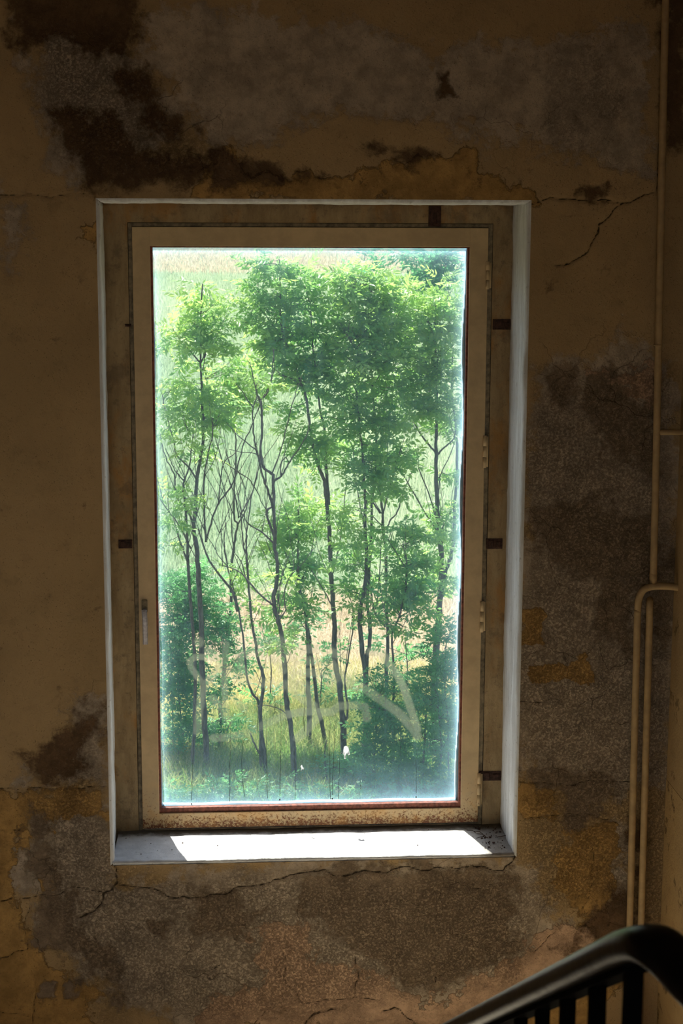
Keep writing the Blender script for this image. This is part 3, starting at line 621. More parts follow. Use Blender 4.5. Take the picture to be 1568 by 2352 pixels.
fb = MB(); fb.sweep([end-Vector((0, 0, .021)), K+Dn*.02-Vector((0, 0, .021))], [(-.012, -.003), (.012, -.003), (.012, .003), (-.012, .003)]); fb.build('flat_bar', M['bar'], rail)
for i in range(15):
    y = -3.735+.132*(i) + .045
    tt = (y-K.y); x = K.x+.0; zt = K.z-sl*max(tt, 0)-.015; zb = max(0.37, 1.5-(max(0, y+3.7))*.59)-.02
    MB().box((x-.0075, y-.0075, zb), (x+.0075, y+.0075, zt), .001).build('baluster', M['bar'], rail)
MB().sweep([(K.x, -3.69, 1.49), (K.x, -1.80, .38)], [(-.014, -.02), (.014, -.02), (.014, .02), (-.014, .02)]).build('stringer', M['bar'], rail)
# ------------------------------------------------------------------ outdoors: ground
def zg(y): 
    y = np.asarray(y, float); return -4.42 - .0*(y) + .107*np.maximum(y-24.5, 0)**1.0 + .0*y
def ground(name, y0, y1, mat, lab, nx=60, ny=120, rough=.12):
    xs = np.linspace(-40, 50, nx); ys = np.linspace(y0, y1, ny); A, B = np.meshgrid(xs, ys, indexing='ij'); Z = zg(B)+fbm(A, B, .5, 7, 3)*rough
    I = np.arange(A.size).reshape(A.shape); q = np.stack([I[:-1, :-1], I[1:, :-1], I[1:, 1:], I[:-1, 1:]], -1).reshape(-1, 4)
    return struct(big_mesh(name, np.stack([A.ravel(), B.ravel(), Z.ravel()], 1), q, mat, smooth=True), lab)
ground('verge_ground', 1.0, 26.2, M['earth'], 'rough dry earth below the trees')
ground('field_ground', 26.0, 130, M['fieldsoil'], 'pale green ground of the field')
def blades(name, n, ysamp, L, Wd, mat, lab, cat, bend=.5, xw=3.0, seed=1, tone=None, keepf=None):
    g = np.random.default_rng(seed); y = ysamp(g, n); d = y+5
    u = g.random(n); x = d*(-.062)-xw + u*(d*(.205)+2*xw)
    z = zg(y)-.03+fbm(x, y, .5, 7, 3)*.12
    if keepf is not None:
        k = keepf(x, y, g); x, y, z = x[k], y[k], z[k]; n = len(x)
    h = g.uniform(L[0], L[1], n); an = g.uniform(0, 6.283, n); be = g.uniform(.1, bend, n)*h; w = Wd*(.7+.6*g.random(n))
    cx_, sx_ = np.cos(an), np.sin(an); wa = g.uniform(-.6, .6, n); wc, ws = np.cos(wa)*w/2, np.sin(wa)*w/2
    B = np.stack([x, y, z], 1); mid = B+np.stack([cx_*be*.35, sx_*be*.35, h*.6], 1); tip = B+np.stack([cx_*be, sx_*be, h*(1-.25*be/h)], 1); W_ = np.stack([wc, ws, 0*wc], 1)
    V = np.stack([B-W_, B+W_, mid+W_*.8, mid-W_*.8, tip+W_*.15, tip-W_*.15], 1).reshape(-1, 3); i6 = np.arange(n)[:, None]*6
    Q = np.concatenate([i6+np.array([[0, 1, 2, 3]]), i6+np.array([[3, 2, 4, 5]])], 1).reshape(-1, 4)
    tn = np.clip(g.random(n)*.6+.2+(tone(x, y) if tone else 0), 0, 1)
    return tag(big_mesh(name, V, Q, mat, attrs={'tone': ('FLOAT', np.repeat(tn, 6))}), lab, cat, kind='stuff')
def fy(g, n): return 26.3+(g.random(n)**1.25)*66
blades('wheat', 320000, fy, (.2, .42), .015, M['wheat'], 'pale green standing wheat of the rising field behind the trees', 'wheat', .35, 8.0, 5,
       tone=lambda x, y: fbm(x, y*.25, .25, 55, 3)*.7, keepf=lambda x, y, g: ~((y > 74) & (y < 83)))
blades('ripe_grass', 26000, lambda g, n: g.uniform(74, 83.5, n), (.2, .4), .02, M['ripe'], 'thin strip of dry pinkish grass near the top of the field', 'grass', .5, 8.0, 6)
blades('straw_grass', 80000, lambda g, n: g.uniform(20.2, 26.5, n), (.2, .6), .008, M['tan'], 'bleached tangled straw between the tree trunks and the field', 'grass', 1.1, 4.0, 8)
blades('yellow_grass', 95000, lambda g, n: g.uniform(15.3, 21.8, n), (.15, .6), .007, M['gold'], 'tall yellow-green grass around the feet of the trees', 'grass', 1.0, 2.6, 9, tone=lambda x, y: fbm(x, y, .6, 65, 3)*.9)
blades('green_weeds', 30000, lambda g, n: g.uniform(13.4, 17.2, n), (.15, .5), .020, M['weed'], 'low green weeds along the bottom edge of the window view', 'weeds', 1.2, 1.4, 10)
# ------------------------------------------------------------------ trees
def leaf_mesh(P, D, L, tone, g, name, mat, parent, pairs=4, lw=.40):
    n = len(P); D = D/np.linalg.norm(D, axis=1, keepdims=True)
    up = np.array([0, -.35, .9])+g.normal(0, .5, (n, 3)); S_ = np.cross(D, up); S_ /= np.linalg.norm(S_, axis=1, keepdims=True)+1e-9
    N_ = np.cross(S_, D); V = []; T = []
    ts = [(.30+.66*i/pairs, sg) for i in range(pairs) for sg in (-1, 1)]+[(1.0, 0)]
    for t, sg in ts:
        b = P+D*(L*t)[:, None]-N_*(L*t*t*.22)[:, None]
        ll = (L*(.40 if sg else .45)*g.uniform(.8, 1.15, n)*(1-.25*abs(t-.6)))[:, None]
        dr = D*(.55 if sg else 1)+S_*(.85*sg)-N_*g.uniform(.0, .55, n)[:, None]+g.normal(0, .12, (n, 3)); dr /= np.linalg.norm(dr, axis=1, keepdims=True)
        sd = np.cross(dr, N_); sd /= np.linalg.norm(sd, axis=1, keepdims=True)+1e-9; w = ll*lw*.5
        m = b+dr*ll*.45; nn = np.cross(sd, dr)
        V.append(np.stack([b, m+sd*w+nn*w*.35, b+dr*ll, m-sd*w+nn*w*.35], 1)); T.append(np.repeat(np.clip(tone+g.normal(0, .05, n), 0, 1)[:, None], 4, 1))
    V = np.stack(V, 1).reshape(-1, 3); T = np.stack(T, 1).ravel(); i4 = np.arange(len(V)//4)[:, None]*4
    Q = np.concatenate([i4+np.array([[0, 1, 2]]), i4+np.array([[0, 2, 3]])], 1).reshape(-1, 3)
    return big_mesh(name, V, Q, mat, parent, attrs={'tone': ('FLOAT', T)})
DENS = 1.75
def tree(label, Y, stems, clumps, name='ash_tree', tone=.35, mat='leaf', cat='tree', group='young trees outside the window', leaf=.25, seed=0, dz=.0, twigmul=1.0, base=True, shoots=0, dens=1.0):
    g = np.random.default_rng(100+seed); rr = random.Random(seed)
    s0 = stems[0][0] if stems else None
    if stems: b0 = px(s0[0][0], s0[0][1], Y)
    else: b0 = px(clumps[0][0], clumps[0][1], Y)
    root = empty(name, (b0.x, Y, float(zg(Y))), label=label, cat=cat, group=group)
    nodes = []
    for k, (pts, r0, r1) in enumerate(stems):
        ph = rr.random()*6; yo = 0 if k == 0 else rr.uniform(-.25, .25)
        P = []
        for i, (x, y) in enumerate(pts):
            f_ = i/(len(pts)-1); P.append(px(x, y, Y+yo*f_+.12*math.sin(ph+3*f_)*(f_)))
        if k == 0 or r0 > 6: P = [Vector((P[0].x, P[0].y, float(zg(P[0].y))-.1))]+P if P[0].z > zg(P[0].y)+.05 and pts[0][1] > 1500 else P
        SP = spline(P, 4); m = (Y+5)/F; SP = [p+Vector((rr.gauss(0, .004), rr.gauss(0, .004), 0)) for p in SP]
        rad = [m*(r0+(r1-r0)*(i/(len(SP)-1)))/2*(1+.06*rr.gauss(0, 1)) for i in range(len(SP))]
        MB().tube(SP, rad, 8).build('trunk' if r0 >= 7 else 'branch', M['bark'], root, True); nodes += SP
    m = (Y+5)/F
    if shoots:
        cand = [p for p in nodes if zg(Y)+1.2 < p.z < zg(Y)+4.4]
        for k in range(shoots):
            p = rr.choice(cand); ln = rr.uniform(.35, 1.3); az_ = rr.uniform(0, 6.28); sp_ = rr.uniform(.25, .75)
            d = Vector((math.cos(az_)*sp_, math.sin(az_)*sp_*.5, 1.0)).normalized(); Q_ = [p]; n_ = 5
            for i in range(n_):
                d = (d+Vector((rr.gauss(0, .12), rr.gauss(0, .08), .10))).normalized(); Q_.append(Q_[-1]+d*ln/n_)
            MB().tube(spline(Q_, 3), [m*(2.1-1.4*i/(3*n_)) *.5 for i in range(3*n_+1)], 5).build('branch', M['bark'], root, True)
            nodes += Q_[2:]
    LP = []; LD = []; LT = []; tw = MB(); NA = np.array([tuple(p) for p in nodes]) if nodes else None
    for c in clumps:
        x, y, rx, ry = c[:4]; dt = c[4] if len(c) > 4 else 0; dn = c[5] if len(c) > 5 else 1
        cc = np.array(px(x, y, Y+g.uniform(-.2, .2))); nt = max(2, int(DENS*dens*dn*rx*ry*math.pi/950*(21.0/(Y+5))**-0.0))
        rd_ = np.array([rx*m, min(rx*m*.75, .45)+.08, ry*m])
        q = g.normal(0, 1, (nt, 3)); q /= np.linalg.norm(q, axis=1, keepdims=True); q *= (g.random(nt)**.5*1.22)[:, None]
        E = cc+q*rd_
        for e in E:
            if NA is not None:
                dd = np.linalg.norm((NA-e)*np.array([1, 1, .8]), axis=1)+np.where(NA[:, 2] > e[2]+.1, 3, 0); j = np.argsort(dd)[int(g.integers(0, 4))] if len(dd) > 4 else 0; s = NA[j]
                if dd[j] > 1.3: s = e-np.array([g.uniform(-.15, .15), 0, .35])
            else: s = e-np.array([g.uniform(-.15, .15), 0, .35])
            v = e-s; ln = np.linalg.norm(v)+1e-6
            if g.random() < .75*twigmul: 
                md = s+v*.5+np.array([0, 0, -.06*ln]); tw.tube([s, md, e], [m*.9, m*.65, m*.35], 4, False)
            nl = 6; vt = v/ln
            for i in range(nl):
                f_ = 1-.11*i*min(1, .45/ln*1.6); az_ = i*2.4+g.uniform(-.5, .5)
                out = np.array([math.cos(az_), math.sin(az_), 0.15]); dr = vt*.35+out*.9+g.normal(0, .25, 3); dr[2] = dr[2]*.8-.12+g.normal(0, .25)
                LP.append(s+v*f_); LD.append(dr)
                LT.append(tone+dt+g.normal(0, .10)+(.12 if i < 2 else 0))
    if LP:
        n = len(LP); L_ = g.uniform(.75, 1.2, n)*leaf
        leaf_mesh(np.array(LP), np.array(LD), L_, np.array(LT), g, 'foliage', M[mat], root)
    if tw.V: tag(tw.build('twigs', M['bark'], root, True), kind='stuff')
    return root
# 1 left tree, light crown
tree('ash tree at the far left, light yellow-green crown above a straight dark trunk', 16.5,
 [([(478, 1800), (472, 1700), (465, 1573), (463, 1450), (456, 1330), (451, 1255), (445, 1212), (449, 1164), (453, 1095), (460, 1056), (467, 994), (464, 920), (461, 835), (462, 721), (465, 652)], 15, 3),
  ([(447, 1230), (442, 1200), (426, 1165), (407, 1143), (399, 1090), (380, 1049), (367, 998)], 6, 2), ([(452, 1100), (430, 1070), (405, 1044), (396, 1003), (380, 945), (368, 893)], 5, 2),
  ([(474, 1245), (469, 1187), (469, 1095), (478, 1040), (487, 1000), (490, 960)], 5, 2.5), ([(474, 1240), (488, 1191), (503, 1155), (527, 1122), (541, 1092), (557, 1026), (577, 980), (600, 920), (627, 860), (629, 801)], 4.5, 1.8),
  ([(461, 835), (480, 790), (490, 740), (495, 690)], 4, 1.5), ([(461, 835), (440, 810), (415, 780), (398, 760)], 4, 1.5), ([(497, 760), (500, 780), (478, 800), (465, 850)], 2, 2), ([(501, 1157), (507, 1100), (515, 1060), (540, 1040), (557, 1010)], 3, 1.5)],
 [(462, 690, 52, 32, .12), (500, 700, 28, 30, .1), (440, 735, 40, 30, .1), (495, 745, 36, 36), (450, 780, 42, 36, .05), (500, 790, 30, 26), (395, 742, 24, 14, .15), (374, 792, 10, 14, .1), (430, 820, 28, 16), (440, 900, 60, 26, .08), (400, 930, 38, 26, .1), (470, 930, 60, 32), (430, 960, 44, 22, .05), (500, 975, 36, 24), (410, 880, 40, 16, .1), (440, 1022, 26, 18, .05), (475, 1040, 14, 16, .05), (383, 990, 12, 12, .1)], shoots=14, seed=1, tone=.50)
# left sapling behind frame edge and dark bush
tree('thin leaning ash sapling beside the left window edge, in front of the dark bush', 16.4,
 [([(440, 1790), (447, 1640), (447, 1509), (438, 1400), (430, 1276), (428, 1198), (421, 1127), (423, 1104), (433, 1079), (437, 1051), (444, 987)], 10, 2.5), ([(430, 1290), (415, 1250), (405, 1215), (398, 1190)], 5, 2), ([(423, 1105), (405, 1085), (392, 1060), (380, 1030)], 3.5, 1.5), ([(438, 1260), (418, 1220), (400, 1190), (376, 1160), (366, 1140)], 4, 1.6)],
 [(384, 1190, 22, 34), (382, 1240, 18, 22, .15), (425, 1145, 16, 14, .15), (390, 1120, 20, 12, .1)], shoots=8, seed=2, tone=.42)
tree('broad dark green bush filling the lower left corner of the window', 17.3,
 [([(420, 1810), (415, 1650), (410, 1500), (430, 1380), (450, 1300)], 5, 2), ([(400, 1810), (395, 1600), (385, 1400)], 4, 2), ([(500, 1800), (505, 1700), (508, 1600), (520, 1470)], 8, 4)],
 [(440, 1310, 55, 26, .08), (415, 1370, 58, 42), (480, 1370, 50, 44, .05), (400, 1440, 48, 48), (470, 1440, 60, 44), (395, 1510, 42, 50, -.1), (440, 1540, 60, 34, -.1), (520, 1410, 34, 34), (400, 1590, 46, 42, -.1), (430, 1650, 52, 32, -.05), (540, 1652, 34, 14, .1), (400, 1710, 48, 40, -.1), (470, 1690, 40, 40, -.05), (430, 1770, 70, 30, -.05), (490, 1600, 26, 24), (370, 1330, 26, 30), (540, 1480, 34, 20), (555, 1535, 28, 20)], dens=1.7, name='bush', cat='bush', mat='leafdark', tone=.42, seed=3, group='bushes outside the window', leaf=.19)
# 2 S curved tree
tree('nearly bare tree with a wavy grey trunk and a forked top, left of centre', 15.8,
 [([(680, 1828), (677, 1790), (671, 1701), (664, 1650), (657, 1599), (654, 1530), (647, 1463), (638, 1420), (632, 1405), (628, 1370), (635, 1336), (636, 1290), (630, 1255), (632, 1221), (629, 1175), (627, 1106), (625, 1088), (603, 1072), (599, 1037), (600, 991), (599, 920)], 14, 5),
  ([(599, 920), (614, 900), (622, 868), (627, 830), (629, 801)], 4, 1.5), ([(599, 920), (589, 900), (577, 847), (566, 824)], 4, 1.5),
  ([(630, 1232), (616, 1195), (614, 1173), (624, 1160), (615, 1125), (605, 1102), (591, 1037), (586, 1019), (581, 985), (580, 936)], 6, 3), ([(580, 936), (566, 915), (552, 893), (540, 880)], 3, 1.4), ([(580, 936), (590, 910), (590, 880)], 3, 1.4),
  ([(625, 1389), (600, 1368), (573, 1338), (552, 1315), (529, 1304), (505, 1298)], 5, 2), ([(628, 1247), (600, 1222), (570, 1203), (555, 1180)], 4.5, 1.6), ([(628, 1106), (646, 1093), (655, 1080), (664, 1060), (690, 1026), (706, 994), (712, 960)], 5, 1.8), ([(640, 1425), (655, 1400), (652, 1370), (662, 1330), (690, 1300), (720, 1260)], 3.5, 1.5),
  ([(640, 1410), (640, 1360), (655, 1300), (668, 1260)], 2.5, 1.2), ([(646, 1092), (645, 1070), (655, 1050), (664, 1065)], 3, 2), ([(624, 1088), (640, 1050), (655, 992), (676, 911), (694, 863)], 3.5, 1.5), ([(591, 1037), (565, 1015), (540, 995), (520, 970)], 3, 1.3), ([(600, 1050), (580, 1040), (550, 1038), (528, 1032)], 2.5, 1.2), ([(657, 1640), (640, 1628), (610, 1620), (590, 1622)], 3, 1.5)],
 [(640, 1330, 14, 10, .1), (600, 880, 10, 16, .1), (655, 1460, 18, 20, .1)], shoots=22, seed=4, tone=.5)
# 3 thin pair
tree('slender twin-stemmed tree with few leaves, between the dark bush and the wavy trunk', 16.2,
 [([(620, 1828), (608, 1739), (599, 1675), (597, 1632), (603, 1586), (603, 1548), (595, 1522), (587, 1484), (577, 1420), (573, 1375), (568, 1301), (566, 1274), (565, 1237), (568, 1210), (580, 1127), (593, 1079)], 11, 2), ([(597, 1635), (580, 1593), (567, 1558), (559, 1471), (552, 1428), (541, 1370), (522, 1301), (515, 1255), (516, 1200)], 7, 2),
  ([(619, 1800), (600, 1740), (585, 1710), (574, 1683)], 6, 3), ([(566, 1275), (557, 1240), (554, 1190), (552, 1160), (545, 1130)], 4, 1.5), ([(568, 1340), (553, 1290), (538, 1270)], 3, 1.5), ([(545, 1405), (534, 1359), (506, 1324), (481, 1288), (467, 1255), (455, 1215)], 7, 3), ([(552, 1180), (570, 1150), (585, 1110), (600, 1060)], 3, 1.2), ([(522, 1300), (498, 1270), (497, 1240), (515, 1210), (527, 1190)], 2.2, 1)],
 [(560, 1330, 26, 14, .1, .5), (590, 1400, 18, 20, .1, .5), (540, 1310, 20, 12, 0, .6)], shoots=20, seed=5, tone=.45)
tree('forked thin grey tree standing farther back, its bare tips spreading over the field', 18.5,
 [([(495, 1775), (498, 1739), (506, 1675), (507, 1599), (520, 1510), (526, 1458), (530, 1380), (531, 1301), (536, 1262), (541, 1232), (545, 1203), (537, 1187), (538, 1118), (541, 1072), (541, 1026), (539, 960)], 10, 2.5), ([(546, 1203), (560, 1180), (580, 1127), (593, 1079), (600, 1040)], 4, 1.3), ([(541, 1080), (520, 1065), (498, 1052)], 3, 1.3), ([(541, 1080), (575, 1105), (600, 1150), (612, 1175)], 3, 1.5), ([(548, 1190), (540, 1140), (525, 1100), (510, 1060), (505, 1040)], 3, 1.2), ([(560, 1200), (562, 1140), (572, 1080), (578, 1050)], 2.2, 1)],
 [(540, 830, 30, 24, .05), (525, 870, 32, 34, .0), (555, 880, 30, 36, .1), (570, 830, 26, 40, .08), (530, 915, 34, 22), (575, 900, 26, 20, .1), (515, 935, 24, 24), (520, 960, 16, 16, .1), (590, 850, 22, 30, .1)], shoots=20, seed=6, tone=.48)
# 5 main centre tree
tree('tall central ash tree with a full crown and a dark double trunk', 16.8,
 [([(790, 1800), (788, 1739), (788, 1675), (784, 1624), (780, 1573), (772, 1535), (767, 1484), (769, 1438), (767, 1416), (763, 1368), (759, 1295), (757, 1234), (752, 1181), (750, 1150), (746, 1113), (736, 1082), (727, 1060), (717, 1016), (712, 984), (704, 924), (694, 888), (671, 824), (653, 778), (646, 744), (643, 698), (643, 640), (641, 596)], 15, 2.5),
  ([(754, 1160), (753, 1125), (748, 1065), (745, 984), (736, 948), (727, 863), (718, 800), (712, 700)], 8, 2.5), ([(765, 1420), (760, 1390), (740, 1350), (715, 1310)], 4, 2), ([(694, 888), (670, 870), (640, 860)], 4, 2), ([(653, 778), (620, 740), (600, 700), (590, 640)], 4, 1.5), ([(712, 700), (700, 660)], 3, 1.5), ([(762, 1325), (780, 1250), (785, 1200), (795, 1120), (790, 1060)], 3, 1.3), ([(788, 1675), (798, 1637), (791, 1560), (798, 1522), (810, 1433), (809, 1387)], 6.5, 2.5)],
 [(641, 610, 34, 26, -.02), (592, 600, 28, 32, .0), (590, 650, 30, 32), (650, 655, 48, 32), (700, 660, 40, 44), (560, 690, 26, 20, .1), (610, 700, 50, 30), (680, 710, 56, 36), (600, 740, 44, 26, .08), (660, 765, 60, 36, -.1), (720, 760, 44, 44, -.12), (570, 745, 22, 28, .1), (700, 820, 50, 44, -.1), (640, 810, 44, 32), (600, 790, 30, 30, .1), (740, 860, 36, 50, -.1), (690, 880, 44, 32), (650, 860, 30, 26), (655, 930, 30, 22, -.05), (650, 975, 24, 12, .05), (700, 1000, 44, 24, .05), (720, 1030, 40, 24), (690, 1045, 24, 16), (745, 1040, 24, 34, .05), (770, 1000, 20, 26, .05), (720, 1075, 26, 12, .1)], shoots=8, seed=7, tone=.44)
# 4 small leafy tree behind
tree('small leafy tree with a bushy crown at mid height, just left of the centre trunk', 17.6,
 [([(752, 1770), (742, 1675), (729, 1624), (721, 1548), (712, 1480), (704, 1430), (695, 1380), (687, 1347), (684, 1280), (686, 1220), (684, 1170)], 11, 3), ([(710, 1640), (707, 1573), (707, 1497), (704, 1420), (700, 1380)], 13, 6), ([(690, 1350), (665, 1290), (640, 1240)], 4, 2), ([(688, 1345), (710, 1290), (722, 1230)], 4, 2)],
 [(680, 1160, 44, 26), (640, 1200, 40, 30, .12), (690, 1215, 44, 34), (655, 1240, 50, 26, .12), (700, 1270, 34, 40, -.1), (660, 1290, 40, 30), (610, 1250, 34, 12, .25), (690, 1330, 40, 26, -.05), (650, 1385, 50, 30, 0, .7), (700, 1390, 40, 30, -.05, .8), (600, 1395, 34, 26, .05, .5), (740, 1150, 18, 30, .15, .7), (750, 1200, 18, 30, .15, .6), (770, 1170, 24, 24, .15), (660, 1440, 30, 26, .1, .6)], shoots=10, seed=8, tone=.44)
# 6 triple
tree('ash clump with three close trunks and a dense sunlit crown, right of centre', 16.6,
 [([(839, 1752), (839, 1675), (839, 1548), (831, 1497), (826, 1425), (828, 1392), (836, 1356), (841, 1295), (838, 1222), (839, 1162), (836, 1116), (834, 1060), (826, 980), (820, 900)], 14, 4),
  ([(841, 1530), (849, 1484), (849, 1425), (843, 1392), (846, 1344), (848, 1295), (853, 1222), (853, 1150), (862, 1100), (865, 1053), (861, 980), (855, 887), (850, 802), (846, 700), (850, 640)], 10, 2.5),
  ([(882, 1765), (885, 1675), (886, 1624), (888, 1548), (890, 1471), (890, 1433), (885, 1368), (887, 1319), (885, 1259), (879, 1210), (878, 1174), (872, 1125), (867, 1077), (876, 1020), (881, 980), (887, 899), (894, 827), (905, 740)], 11, 3),
  ([(888, 1225), (894, 1198), (913, 1174), (928, 1125), (940, 1095), (952, 1070), (960, 1040)], 4, 1.6), ([(874, 1179), (860, 1160), (842, 1130), (820, 1110)], 5, 2), ([(877, 1208), (855, 1186)], 3, 2), ([(884, 1440), (868, 1420), (860, 1405), (854, 1370), (852, 1320)], 5, 3), ([(861, 1400), (868, 1370), (872, 1290), (876, 1230)], 3, 2), ([(880, 1180), (893, 1130), (905, 1090), (920, 1030)], 3, 1.4), ([(855, 887), (880, 850), (910, 800)], 3, 1.5), ([(855, 887), (830, 830), (800, 770)], 3, 1.5), ([(838, 1220), (825, 1150), (815, 1100), (810, 1040), (800, 1000)], 3, 1.4)],
 [(760, 640, 44, 32, .12), (820, 620, 44, 30, .1), (770, 690, 44, 40, .05), (830, 680, 56, 44, .05), (890, 660, 52, 40, .08), (790, 750, 48, 44), (850, 750, 60, 50, .0), (915, 730, 50, 50, .05), (780, 820, 50, 44), (850, 830, 66, 50, -.05), (920, 820, 50, 48, .05), (800, 890, 48, 40, -.05), (870, 900, 60, 44, -.08), (930, 890, 40, 40), (770, 930, 30, 26), (830, 960, 54, 36, -.1), (890, 970, 44, 40, -.05), (800, 990, 30, 26), (840, 1030, 48, 40, -.1), (890, 1040, 34, 30), (850, 1090, 56, 34, -.1), (900, 1100, 24, 24), (820, 1070, 30, 30), (930, 1055, 20, 18, -.1), (945, 1040, 22, 16, -.1),
  (795, 1180, 34, 34, .12), (815, 1230, 34, 34, 0), (800, 1290, 34, 36, -.05), (820, 1340, 34, 36, -.05), (835, 1270, 26, 30, -.05), (800, 1380, 26, 26, 0, .7), (830, 1420, 26, 20, 0, .7), (868, 1130, 26, 20, 0)], shoots=10, seed=9, tone=.50)
# 7 right tree
tree('thick-trunked ash tree at the right with two spreading forks', 16.9,
 [([(989, 1777), (994, 1675), (999, 1548), (1002, 1471), (1007, 1424), (1008, 1390), (1013, 1319), (1013, 1271), (1007, 1210), (1004, 1162), (1002, 1101), (1002, 1041), (1001, 1009), (1003, 948), (1003, 887), (1000, 800), (1000, 700)], 18, 4),
  ([(1010, 1385), (1018, 1345), (1027, 1300), (1036, 1275), (1042, 1234), (1044, 1162), (1049, 1077), (1049, 1004), (1039, 924), (1037, 875), (1040, 800)], 10, 4), ([(1001, 1045), (996, 1035), (971, 1005), (952, 972), (935, 930)], 5.5, 2.5), ([(1004, 1045), (1020, 1028), (1039, 1011), (1046, 990)], 5, 2.5), ([(1006, 1150), (1010, 1096), (1027, 1058), (1044, 1014)], 3, 2), ([(1005, 1215), (1000, 1186), (986, 1137), (962, 1077), (960, 1020)], 4.5, 1.6), ([(1003, 1220), (996, 1208), (962, 1155), (925, 1089), (894, 1053), (887, 1004)], 4.5, 1.8), ([(1014, 1215), (1025, 1195), (1038, 1168)], 4, 2)],
 [(950, 680, 40, 34, .1), (1000, 660, 46, 34, .08), (1040, 700, 24, 50, .05), (960, 740, 44, 40, .05), (1010, 740, 44, 40, .08), (960, 800, 44, 40), (1015, 800, 44, 44, .05), (960, 860, 42, 40, -.05), (1015, 870, 44, 44, -.05), (960, 920, 34, 30, -.08), (1010, 930, 44, 34, -.08), (1010, 975, 40, 20, -.1), (1040, 960, 20, 40), (960, 960, 30, 20), (1030, 1100, 26, 22, 0), (1025, 1165, 30, 26, 0), (1000, 1180, 20, 20), (1035, 1220, 14, 16), (1000, 1240, 26, 24, -.05), (1000, 1340, 36, 26), (1045, 1330, 12, 20, .0)], shoots=6, seed=10, tone=.52)
# right lower leafy sapling
tree('low leafy tree with layered dark boughs between the three trunks and the right trunk', 16.2,
 [([(905, 1780), (900, 1650), (905, 1560), (900, 1460), (915, 1420), (930, 1360), (935, 1300), (925, 1250)], 7, 3), ([(915, 1420), (940, 1400), (960, 1350)], 4, 2), ([(935, 1310), (910, 1270), (890, 1240)], 3, 1.5)],
 [(930, 1215, 46, 18, .05), (970, 1230, 34, 24), (900, 1245, 34, 20, .05), (920, 1280, 48, 24), (970, 1285, 40, 22, .05), (930, 1330, 52, 30, -.05), (890, 1350, 24, 26), (960, 1350, 34, 30), (915, 1385, 50, 28, -.05), (960, 1400, 40, 24), (890, 1430, 30, 20), (930, 1450, 34, 18)], name='ash_tree', shoots=4, seed=11, tone=.36)
tree('dense bright green thicket in the lower right corner of the window', 15.7,
 [([(1030, 1800), (1028, 1650), (1020, 1560), (1025, 1480), (1035, 1458)], 5, 2), ([(970, 1800), (975, 1700), (980, 1600)], 5, 3), ([(1010, 1800), (1012, 1700), (1005, 1600)], 4, 2)],
 [(1015, 1450, 34, 26, .05), (1000, 1500, 44, 30), (1035, 1520, 20, 40), (1000, 1560, 48, 34, .05), (1030, 1600, 24, 40), (975, 1600, 44, 34), (1010, 1650, 44, 34, .05), (960, 1660, 40, 34, -.05), (1020, 1710, 34, 40), (960, 1720, 44, 40, -.05), (1000, 1770, 50, 26, -.05), (940, 1560, 24, 24)], dens=1.5, name='bush', cat='bush', tone=.48, mat='leafdark', seed=12, group='bushes outside the window', leaf=.18)
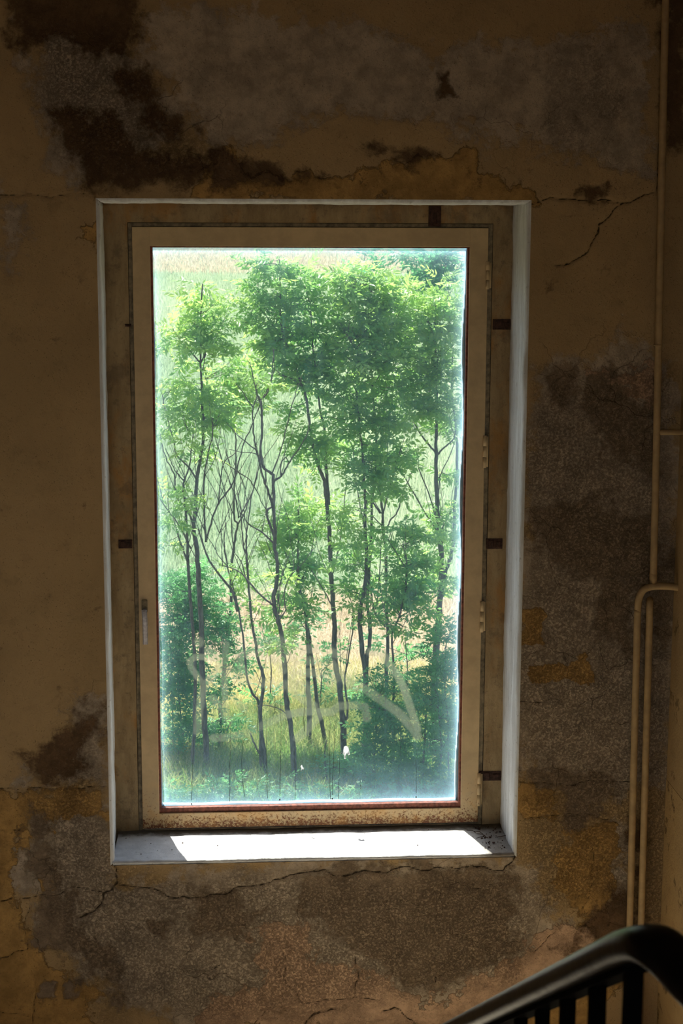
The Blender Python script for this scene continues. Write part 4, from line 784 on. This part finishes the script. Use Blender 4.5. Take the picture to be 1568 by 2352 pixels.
tree('dark shaded undergrowth between the trunks at the bottom right of centre', 15.9,
 [([(860, 1800), (862, 1700), (870, 1600)], 4, 2), ([(915, 1800), (920, 1700), (915, 1620)], 4, 2), ([(752, 1800), (745, 1740), (750, 1700)], 4, 2)],
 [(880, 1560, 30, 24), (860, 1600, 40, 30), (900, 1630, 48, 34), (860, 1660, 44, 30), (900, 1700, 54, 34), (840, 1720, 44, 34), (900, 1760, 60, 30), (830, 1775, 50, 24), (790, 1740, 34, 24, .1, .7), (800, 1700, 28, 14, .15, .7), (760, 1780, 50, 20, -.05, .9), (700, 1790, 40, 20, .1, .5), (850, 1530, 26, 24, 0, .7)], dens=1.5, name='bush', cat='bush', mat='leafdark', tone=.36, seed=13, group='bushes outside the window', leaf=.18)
tree('patchy young growth standing in the straw behind the trunks', 19.6,
 [([(620, 1620), (622, 1540), (618, 1470)], 4, 2), ([(930, 1640), (935, 1540), (930, 1470)], 4, 2), ([(735, 1620), (738, 1540)], 4, 2)],
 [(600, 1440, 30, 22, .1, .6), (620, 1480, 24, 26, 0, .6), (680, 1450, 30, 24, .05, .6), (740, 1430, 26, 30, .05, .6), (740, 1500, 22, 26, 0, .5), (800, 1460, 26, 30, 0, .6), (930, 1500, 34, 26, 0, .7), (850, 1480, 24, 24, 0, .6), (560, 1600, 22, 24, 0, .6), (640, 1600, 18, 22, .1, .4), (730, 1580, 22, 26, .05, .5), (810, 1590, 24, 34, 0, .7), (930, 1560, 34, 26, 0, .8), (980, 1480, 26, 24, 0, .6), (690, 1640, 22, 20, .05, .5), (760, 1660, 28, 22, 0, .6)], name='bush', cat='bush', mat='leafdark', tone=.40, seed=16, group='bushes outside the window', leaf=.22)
tree('low green brambles in front of the tree feet along the bottom of the window', 14.8,
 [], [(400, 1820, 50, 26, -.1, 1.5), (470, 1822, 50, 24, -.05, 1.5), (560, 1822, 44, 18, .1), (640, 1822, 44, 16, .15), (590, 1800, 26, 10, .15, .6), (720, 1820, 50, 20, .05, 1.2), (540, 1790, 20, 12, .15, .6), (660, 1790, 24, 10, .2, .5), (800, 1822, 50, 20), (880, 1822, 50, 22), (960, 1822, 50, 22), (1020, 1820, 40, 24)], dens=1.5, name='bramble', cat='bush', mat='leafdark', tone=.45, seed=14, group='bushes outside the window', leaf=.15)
tree('distant blue-green tree rising at the top right behind the near crowns', 44.0,
 [([(985, 1000), (985, 800), (985, 600)], 6, 3)], [(985, 585, 70, 26), (960, 620, 50, 24), (1030, 600, 50, 40), (900, 580, 40, 16), (1000, 640, 60, 30), (840, 600, 26, 30), (830, 630, 30, 16)], name='distant_tree', tone=.25, mat='leafdark', seed=15, group='far trees', leaf=.5)
